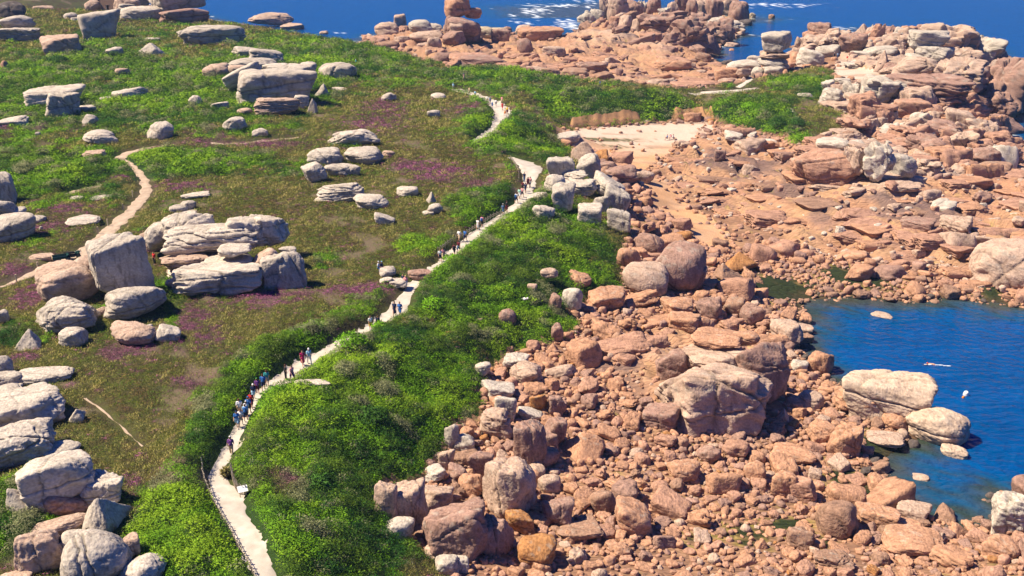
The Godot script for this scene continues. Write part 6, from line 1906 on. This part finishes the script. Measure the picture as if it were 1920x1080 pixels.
func fences() -> void:
	var line := smooth_line(line_on_ground([383, 878, 385, 895, 398, 930, 415, 962, 437, 1000, 455, 1035, 472, 1062, 484, 1090]), 0.62)
	var o := root_of("rope_fence", Vector3.ZERO)
	var post := boxes([[Vector3(0, 0.3, 0), Vector3(0.1, 0.75, 0.1)]])
	var rope := []
	for k in line.size():
		var p := line[k] - Vector3(0.15, 0, 0)
		p.y = height(p.x, p.z)
		var q := put("post", post, M.old_wood, o)
		q.position = p
		q.rotation = Vector3(sin(k * 2.1) * 0.06, k * 1.3, cos(k * 1.7) * 0.06)
		rope.append(p + Vector3(0, 0.55, 0))
	put("rope", tube(rope, 0.025), M.old_wood, o)
	tag(o, "low fence of short pale posts and wire along the path's left rim, bottom", "fence")
	for spec in [[[952, 400, 930, 408, 905, 424, 880, 440, 850, 460, 828, 478], "wattle fence along the left rim of the path where couples walk up"], [[978, 340, 978, 325, 972, 312, 962, 298], "short low fence along the left rim where the path widens"]]:
		var w := smooth_line(line_on_ground(spec[0]), 0.9)
		var f := root_of("wattle_fence", Vector3.ZERO)
		var r1 := []
		var r2 := []
		for k in w.size():
			var p := w[k] - Vector3(0.5, 0, 0.2)
			p.y = height(p.x, p.z)
			var q := put("post", post, M.old_wood, f)
			q.position = p
			q.scale = Vector3(1, 1.2, 1)
			r1.append(p + Vector3(0, 0.6, 0))
			r2.append(p + Vector3(0, 0.35, 0))
		put("upper_rail", tube(r1, 0.03), M.old_wood, f)
		put("lower_rail", tube(r2, 0.03), M.old_wood, f)
		tag(f, spec[1], "fence")
	var pale := smooth_line(line_on_ground([434, 888, 438, 905, 444, 918, 452, 925, 463, 926]), 0.11)
	var g := root_of("paling_fence", Vector3.ZERO)
	var lath := boxes([[Vector3(0, 0.5, 0), Vector3(0.05, 1.15, 0.02)]])
	var wire := []
	for k in pale.size():
		var p := pale[k]
		p.y = height(p.x, p.z)
		var q := put("paling", lath, M.old_wood, g)
		q.position = p
		q.rotation = Vector3(sin(k * 3.1) * 0.07, 0.6 + k * 0.01, cos(k * 2.3) * 0.07)
		wire.append(p + Vector3(0, 0.8, 0.02))
	put("wire", tube(wire, 0.012), cloth("grey"), g)
	tag(g, "weathered chestnut paling fence beside the white information board", "fence")
	var b := root_of("information_board", ground(456, 928), deg_to_rad(25))
	b.scale = Vector3.ONE * 0.85
	for x in [-0.3, 0.3]: put("leg", boxes([[Vector3(x, 0.4, 0), Vector3(0.07, 0.9, 0.07)]]), M.old_wood, b)
	put("panel", boxes([[Vector3(0, 0.92, 0), Vector3(0.95, 0.05, 0.7), Basis(Vector3.RIGHT, 0.6)]]), cloth("white"), b)
	tag(b, "white slanted information board on two legs at the end of the paling fence", "information board")
	for s in [[249, 368, "wooden stake at the right rim of the grey trail, farthest"], [231, 392, "wooden stake left of the grey trail, second from the far end"], [202, 421, "wooden stake left of the grey trail level with the layered outcrop"], [184, 436, "pale stake beside the grey trail just above the great block"], [71, 503, "thin stake in the heath left of the great block"], [31, 527, "stake at the grey trail's rim near the left edge"], [82, 512, "dark little stake right of the thin one near the left edge"]]:
		var k := root_of("wooden_stake", ground(s[0], s[1]), s[0] * 0.3)
		put("stake_post", boxes([[Vector3(0, 0.45, 0), Vector3(0.12, 1.1, 0.12)]]), M.old_wood, k)
		put("stake_cap", boxes([[Vector3(0, 1.03, 0), Vector3(0.17, 0.06, 0.17)]]), cloth("khaki"), k)
		tag(k, s[2], "stake", "stakes along the grey trail")

func sea_things() -> void:
	var p := at_height(1811, 741, 0.0)
	var o := root_of("mooring_buoy", p)
	put("float", skin_of([[Vector3(0, 0.1, 0), Vector3(0, 0.28, 0), 0.36, 0.3]], 0.05, 0.05), cloth("white"), o)
	put("ring", tube([Vector3(-0.1, 0.55, 0), Vector3(-0.07, 0.68, 0), Vector3(0.07, 0.68, 0), Vector3(0.1, 0.55, 0)], 0.025), cloth("grey"), o)
	tag(o, "round white buoy floating in the blue pool", "buoy")
	p = at_height(1806, 746, 0.0)
	o = root_of("mooring_buoy", p)
	put("float", skin_of([[Vector3(0, 0.05, 0), Vector3(0, 0.12, 0), 0.18, 0.15]], 0.04, 0.03), cloth("orange"), o)
	put("ring", tube([Vector3(-0.06, 0.24, 0), Vector3(0, 0.32, 0), Vector3(0.06, 0.24, 0)], 0.015), cloth("grey"), o)
	tag(o, "tiny orange buoy just left of the white one in the pool", "buoy")
	p = at_height(1746, 683, 0.0)
	o = root_of("person", p + Vector3(0, -0.08, 0), 1.3)
	put("body", skin_of([[Vector3(0, 0.1, 0.3), Vector3(0, 0.08, -0.25), 0.13, 0.14], [Vector3(0, 0.16, -0.48), Vector3(0, 0.2, -0.5), 0.1, 0.1], [Vector3(-0.18, 0.1, -0.3), Vector3(-0.45, 0.16, -0.6), 0.05, 0.04], [Vector3(-0.45, 0.16, -0.6), Vector3(-0.4, 0.1, -0.9), 0.04, 0.03], [Vector3(0.18, 0.08, -0.3), Vector3(0.4, 0.04, 0.1), 0.05, 0.035], [Vector3(-0.08, 0.06, 0.3), Vector3(-0.12, 0.02, 0.75), 0.08, 0.055], [Vector3(0.08, 0.06, 0.3), Vector3(0.14, 0.0, 0.75), 0.08, 0.055], [Vector3(-0.12, 0.02, 0.75), Vector3(-0.12, 0.04, 1.15), 0.055, 0.04], [Vector3(0.14, 0.0, 0.75), Vector3(0.12, -0.02, 1.15), 0.055, 0.04]], 0.035, 0.06), M.skin, o)
	put("swimming_cap", skin_of([[Vector3(0, 0.2, -0.48), Vector3(0, 0.21, -0.48), 0.11, 0.105]], 0.03, 0.02), cloth("red"), o)
	tag(o, "swimmer crossing the middle of the blue pool", "person")
	for k in 3:
		var r := at_height(1746, 683, 0.0) + Vector3([-0.5, 0.9, 1.8][k], 0.02, [0.1, 0.25, 0.5][k])
		var sp := put("water_splash", skin_of([[Vector3(-0.4, 0, 0), Vector3(0.4, 0.01, 0.05), 0.06, 0.04], [Vector3(0.1, 0, 0.1), Vector3(0.5, 0.02, 0.12), 0.05, 0.03]], 0.03, 0.03), cloth("white"))
		sp.position = r
		tag(sp, "white splash of foam by the swimmer in the pool", "foam", "", "stuff")
	# a gull on the wing over the slope
	var gp := EYE + ray(985, 561) * 118.0
	o = root_of("seagull", gp, deg_to_rad(-60))
	o.rotation.z = 0.35
	put("body", skin_of([[Vector3(0, 0, -0.22), Vector3(0, 0, 0.12), 0.075, 0.085], [Vector3(0, 0.03, -0.3), Vector3(0, 0.03, -0.33), 0.055, 0.05], [Vector3(0, 0, 0.12), Vector3(0, 0.01, 0.32), 0.06, 0.02]], 0.025, 0.05), cloth("white"), o)
	put("beak", skin_of([[Vector3(0, 0.02, -0.37), Vector3(0, 0.0, -0.45), 0.02, 0.008]], 0.01, 0.01), cloth("yellow"), o)
	for s in [-1.0, 1.0]:
		put("wing", skin_of([[Vector3(s * 0.06, 0.04, -0.06), Vector3(s * 0.4, 0.16, -0.14), 0.05, 0.035], [Vector3(s * 0.06, 0.04, 0.06), Vector3(s * 0.4, 0.15, 0.02), 0.04, 0.03], [Vector3(s * 0.4, 0.16, -0.12), Vector3(s * 0.78, 0.06, 0.06), 0.035, 0.012], [Vector3(s * 0.4, 0.15, 0.0), Vector3(s * 0.72, 0.06, 0.1), 0.03, 0.012]], 0.02, 0.04), cloth("white"), o)
	tag(o, "white seagull gliding over the grassy slope beside the boulders", "bird")

func _ready() -> void:
	# camera
	var cam := Camera3D.new()
	cam.name = "camera"
	cam.position = EYE
	cam.rotation_degrees = Vector3(PITCH, 0, 0)
	cam.fov = rad_to_deg(2.0 * atan(540.0 / F))
	cam.far = 9000.0
	add_child(cam)
	# sky, exposure
	var we := WorldEnvironment.new()
	we.name = "world"
	var env := Environment.new()
	env.background_mode = Environment.BG_SKY
	var sm := ProceduralSkyMaterial.new()
	sm.sky_top_color = Color(0.12, 0.32, 0.72)
	sm.sky_horizon_color = Color(0.17, 0.49, 0.87)
	sm.sky_curve = 0.12
	sm.ground_bottom_color = Color(0.1, 0.15, 0.2)
	sm.ground_horizon_color = Color(0.32, 0.56, 0.86)
	sm.sky_energy_multiplier = 0.68
	env.sky = Sky.new()
	env.sky.sky_material = sm
	env.tonemap_mode = Environment.TONE_MAPPER_LINEAR
	env.tonemap_exposure = 2.2
	env.fog_enabled = true
	env.fog_density = 0.00012
	env.fog_light_color = Color(0.6, 0.75, 0.95)
	env.sdfgi_enabled = true
	env.ssao_enabled = true
	env.ssil_enabled = true
	we.environment = env
	add_child(we)
	# sun: high, from the left and a little behind the scene
	var sun := DirectionalLight3D.new()
	sun.name = "sun"
	sun.light_energy = 1.5
	sun.light_color = Color(1.0, 0.94, 0.83)
	sun.light_angular_distance = 0.5
	sun.shadow_enabled = true
	add_child(sun)
	sun.look_at_from_position(Vector3.ZERO, -Vector3(-0.72, 1.0, 0.02), Vector3.UP)

	# noises and materials
	nz.bump = fnl(FastNoiseLite.TYPE_SIMPLEX_SMOOTH, 0.16, 3, 11)
	nz.bump2 = fnl(FastNoiseLite.TYPE_SIMPLEX_SMOOTH, 0.55, 2, 12)
	nz.warp = fnl(FastNoiseLite.TYPE_SIMPLEX_SMOOTH, 0.06, 2, 13)
	nz.stain = fnl(FastNoiseLite.TYPE_SIMPLEX_SMOOTH, 0.07, 4, 14)
	nz.hump = fnl(FastNoiseLite.TYPE_SIMPLEX_SMOOTH, 0.05, 2, 15)
	nz.rock = fnl(FastNoiseLite.TYPE_SIMPLEX_SMOOTH, 1.0, 3, 16)
	nz.rock2 = fnl(FastNoiseLite.TYPE_SIMPLEX_SMOOTH, 2.2, 3, 17)
	for k in 2:
		var n := fnl(FastNoiseLite.TYPE_CELLULAR, [0.2, 0.55][k], 1, 18 + k)
		n.cellular_return_type = FastNoiseLite.RETURN_CELL_VALUE
		n.cellular_distance_function = FastNoiseLite.DISTANCE_EUCLIDEAN
		n.cellular_jitter = 0.8
		nz["cell%d" % (k + 1)] = n
	nz.bush = fnl(FastNoiseLite.TYPE_CELLULAR, 0.5, 1, 31)
	nz.bush.cellular_return_type = FastNoiseLite.RETURN_DISTANCE
	nz.bush_value = fnl(FastNoiseLite.TYPE_CELLULAR, 0.5, 1, 31)
	nz.bush_value.cellular_return_type = FastNoiseLite.RETURN_CELL_VALUE
	nz.tuft = fnl(FastNoiseLite.TYPE_CELLULAR, 1.1, 1, 32)
	nz.tuft.cellular_return_type = FastNoiseLite.RETURN_DISTANCE
	nz.joint = fnl(FastNoiseLite.TYPE_CELLULAR, 1.7, 1, 41)
	nz.joint.cellular_return_type = FastNoiseLite.RETURN_CELL_VALUE
	var soft := noise_texture(fnl(FastNoiseLite.TYPE_SIMPLEX_SMOOTH, 0.01, 5, 27), Color(0.86, 0.85, 0.83), Color(1, 1, 1))
	var grain := noise_texture(fnl(FastNoiseLite.TYPE_SIMPLEX_SMOOTH, 0.02, 5, 21), Color(0.76, 0.76, 0.77), Color(1, 1, 1))
	var relief := noise_texture(fnl(FastNoiseLite.TYPE_SIMPLEX_SMOOTH, 0.016, 5, 22), Color.BLACK, Color.WHITE)
	var crack := fnl(FastNoiseLite.TYPE_CELLULAR, 0.025, 1, 23)
	crack.cellular_return_type = FastNoiseLite.RETURN_DISTANCE2_SUB
	var pebble := fnl(FastNoiseLite.TYPE_CELLULAR, 0.06, 2, 24)
	M.stone = surfaced(Color.WHITE, grain, relief, 0.35, 6.5)
	for t in TONE: M["stone_" + t] = surfaced(TONE[t] * 1.25, grain, relief, 0.35, 9.0)
	var fracture := noise_texture(crack, Color.BLACK, Color.WHITE)
	fracture.color_ramp.offsets = PackedFloat32Array([0.0, 0.3])
	M.bed = surfaced(Color.WHITE, grain, fracture, 0.1, 14.0)
	M.bed.uv1_scale = Vector3(0.05, 0.16, 0.17)
	M.sand = surfaced(Color.WHITE, grain, noise_texture(fnl(FastNoiseLite.TYPE_SIMPLEX_SMOOTH, 0.03, 4, 25), Color.BLACK, Color.WHITE), 0.3, 4.0)
	M.soil = surfaced(Color.WHITE, grain, relief, 0.5, 8.0)
	M.path = surfaced(Color(0.62, 0.555, 0.49), soft, relief, 0.12, 1.0)
	M.grey_path = surfaced(Color(0.52, 0.4, 0.31), soft, relief, 0.15, 1.5)
	M.masonry = surfaced(Color(0.3, 0.19, 0.14), grain, noise_texture(pebble, Color.WHITE, Color.BLACK), 0.4, 6.0)
	M.masonry.vertex_color_use_as_albedo = false
	M.slate = mat(Color(0.1, 0.09, 0.09), 0.7)
	M.leaf = mat(Color.WHITE, 0.75, true)
	M.leaf.cull_mode = BaseMaterial3D.CULL_DISABLED
	M.leaf.backlight_enabled = true
	M.leaf.backlight = Color(0.36, 0.46, 0.03)
	for k in 3:
		var bm := mat([Color(0.045, 0.12, 0.015), Color(0.16, 0.36, 0.012), Color(0.24, 0.2, 0.07)][k], 0.75, true)
		bm.cull_mode = BaseMaterial3D.CULL_DISABLED
		bm.backlight_enabled = true
		bm.backlight = Color(0.2, 0.3, 0.03)
		M[["bush_dark", "bush_bright", "bush_brown"][k]] = bm
	M.skin = mat(Color(0.5, 0.28, 0.19), 0.6)
	M.green_paint = mat(Color(0.02, 0.07, 0.06), 0.35)
	M.old_wood = mat(Color(0.4, 0.34, 0.26), 0.9)
	M.water = mat(Color.WHITE, 0.12, true)
	M.water.metallic_specular = 0.17
	M.water.normal_enabled = true
	M.water.normal_texture = noise_texture(fnl(FastNoiseLite.TYPE_SIMPLEX_SMOOTH, 0.012, 4, 26), Color.BLACK, Color.WHITE, 512, 14.0)
	M.water.uv1_triplanar = true
	M.water.uv1_world_triplanar = true
	M.water.uv1_scale = Vector3(0.06, 0.06, 0.11)
	M.water.normal_scale = 0.8

	var t0 := Time.get_ticks_msec()
	m_path = new_raster()
	m_path.fill(99.0)
	m_main = m_path
	m_rock = new_raster()
	m_bed = m_rock
	m_sand = m_rock
	m_shrub = m_rock
	make_heights()
	make_masks()
	var strips := [
		make_path("main_path", [485, 1090, 470, 1062, 440, 1005, 415, 962, 390, 905, 395, 878, 412, 850, 432, 806, 452, 772, 466, 742, 490, 720, 520, 698, 560, 672, 600, 652, 640, 630, 680, 612, 705, 596, 735, 565, 752, 545, 762, 533, 776, 516], [520, 1090, 512, 1060, 490, 1010, 462, 955, 452, 920, 428, 900, 422, 882, 438, 852, 460, 805, 480, 765, 500, 732, 540, 718, 566, 702, 600, 678, 650, 650, 690, 628, 730, 600, 762, 582, 770, 560, 780, 540, 790, 520], M.path),
		make_path("main_path", [772, 520, 800, 500, 822, 486, 838, 470, 868, 446, 900, 422, 940, 398, 965, 376, 976, 352, 980, 332, 972, 312, 950, 292], [790, 524, 815, 505, 842, 488, 858, 476, 892, 450, 922, 424, 958, 402, 985, 380, 1000, 356, 1006, 335, 1016, 312, 962, 293], M.path),
		make_path("main_path", [888, 268, 890, 258, 915, 240, 926, 222, 924, 205, 912, 192, 895, 184, 878, 178, 858, 174, 838, 167], [902, 271, 908, 262, 932, 246, 948, 228, 958, 210, 948, 196, 925, 186, 900, 176, 875, 168, 866, 165], M.path),
		make_path("grey_trail", [-20, 541, 0, 533, 60, 505, 95, 487, 148, 463, 174, 443, 207, 412, 237, 385, 260, 360, 261, 340, 248, 318, 228, 302, 208, 297], [-20, 546, 0, 539, 62, 516, 100, 501, 160, 478, 194, 455, 229, 424, 260, 394, 283, 366, 284, 340, 262, 314, 240, 298, 222, 294], M.grey_path),
		make_path("sandy_trail", [200, 300, 232, 284, 270, 275, 330, 268], [230, 301, 246, 289, 272, 280, 330, 271], M.grey_path),
		make_path("sandy_trail", [128, 296, 150, 297, 185, 297, 225, 296], [130, 300, 152, 303, 185, 303, 225, 301], M.grey_path),
		make_path("sandy_trail", [120, 360, 150, 352, 190, 343], [122, 366, 152, 357, 190, 348], M.grey_path),
		make_path("sandy_trail", [395, 265, 440, 266, 500, 260, 560, 255], [395, 269, 440, 270, 500, 264, 560, 258], M.grey_path),
		make_path("stony_trail", [158, 745, 180, 762, 203, 780, 225, 800, 266, 836], [162, 744, 184, 760, 208, 779, 230, 799, 270, 834], M.grey_path),
		make_path("isthmus_path", [1290, 172, 1320, 170, 1355, 167, 1385, 166, 1420, 162], [1290, 175, 1320, 175, 1360, 175, 1390, 172, 1425, 165], M.path),
		make_path("isthmus_path", [1378, 162, 1395, 152, 1405, 146], [1390, 164, 1402, 156, 1412, 148], M.path),
		make_path("isthmus_path", [1478, 202, 1486, 210, 1492, 217], [1486, 201, 1491, 209, 1496, 216], M.path)]
	for k in strips.size():
		stamp_strip(strips[k])
		if k == 2: m_main = m_path.duplicate()
	print("masks ", Time.get_ticks_msec() - t0)
	build_ground()
	build_water()
	earth_bank()
	for s in strips: build_strip(s)
	print("ground ", Time.get_ticks_msec() - t0)
	stone_house()
	named_rocks()
	far_rocks()
	print("named rocks ", Time.get_ticks_msec() - t0, " count ", obstacles.size())
	scatter_stones()
	print("stones ", Time.get_ticks_msec() - t0)
	bushes()
	build_plants()
	print("plants ", Time.get_ticks_msec() - t0)
	quad_bike()
	fences()
	sea_things()
	everybody()
	print("people ", Time.get_ticks_msec() - t0)
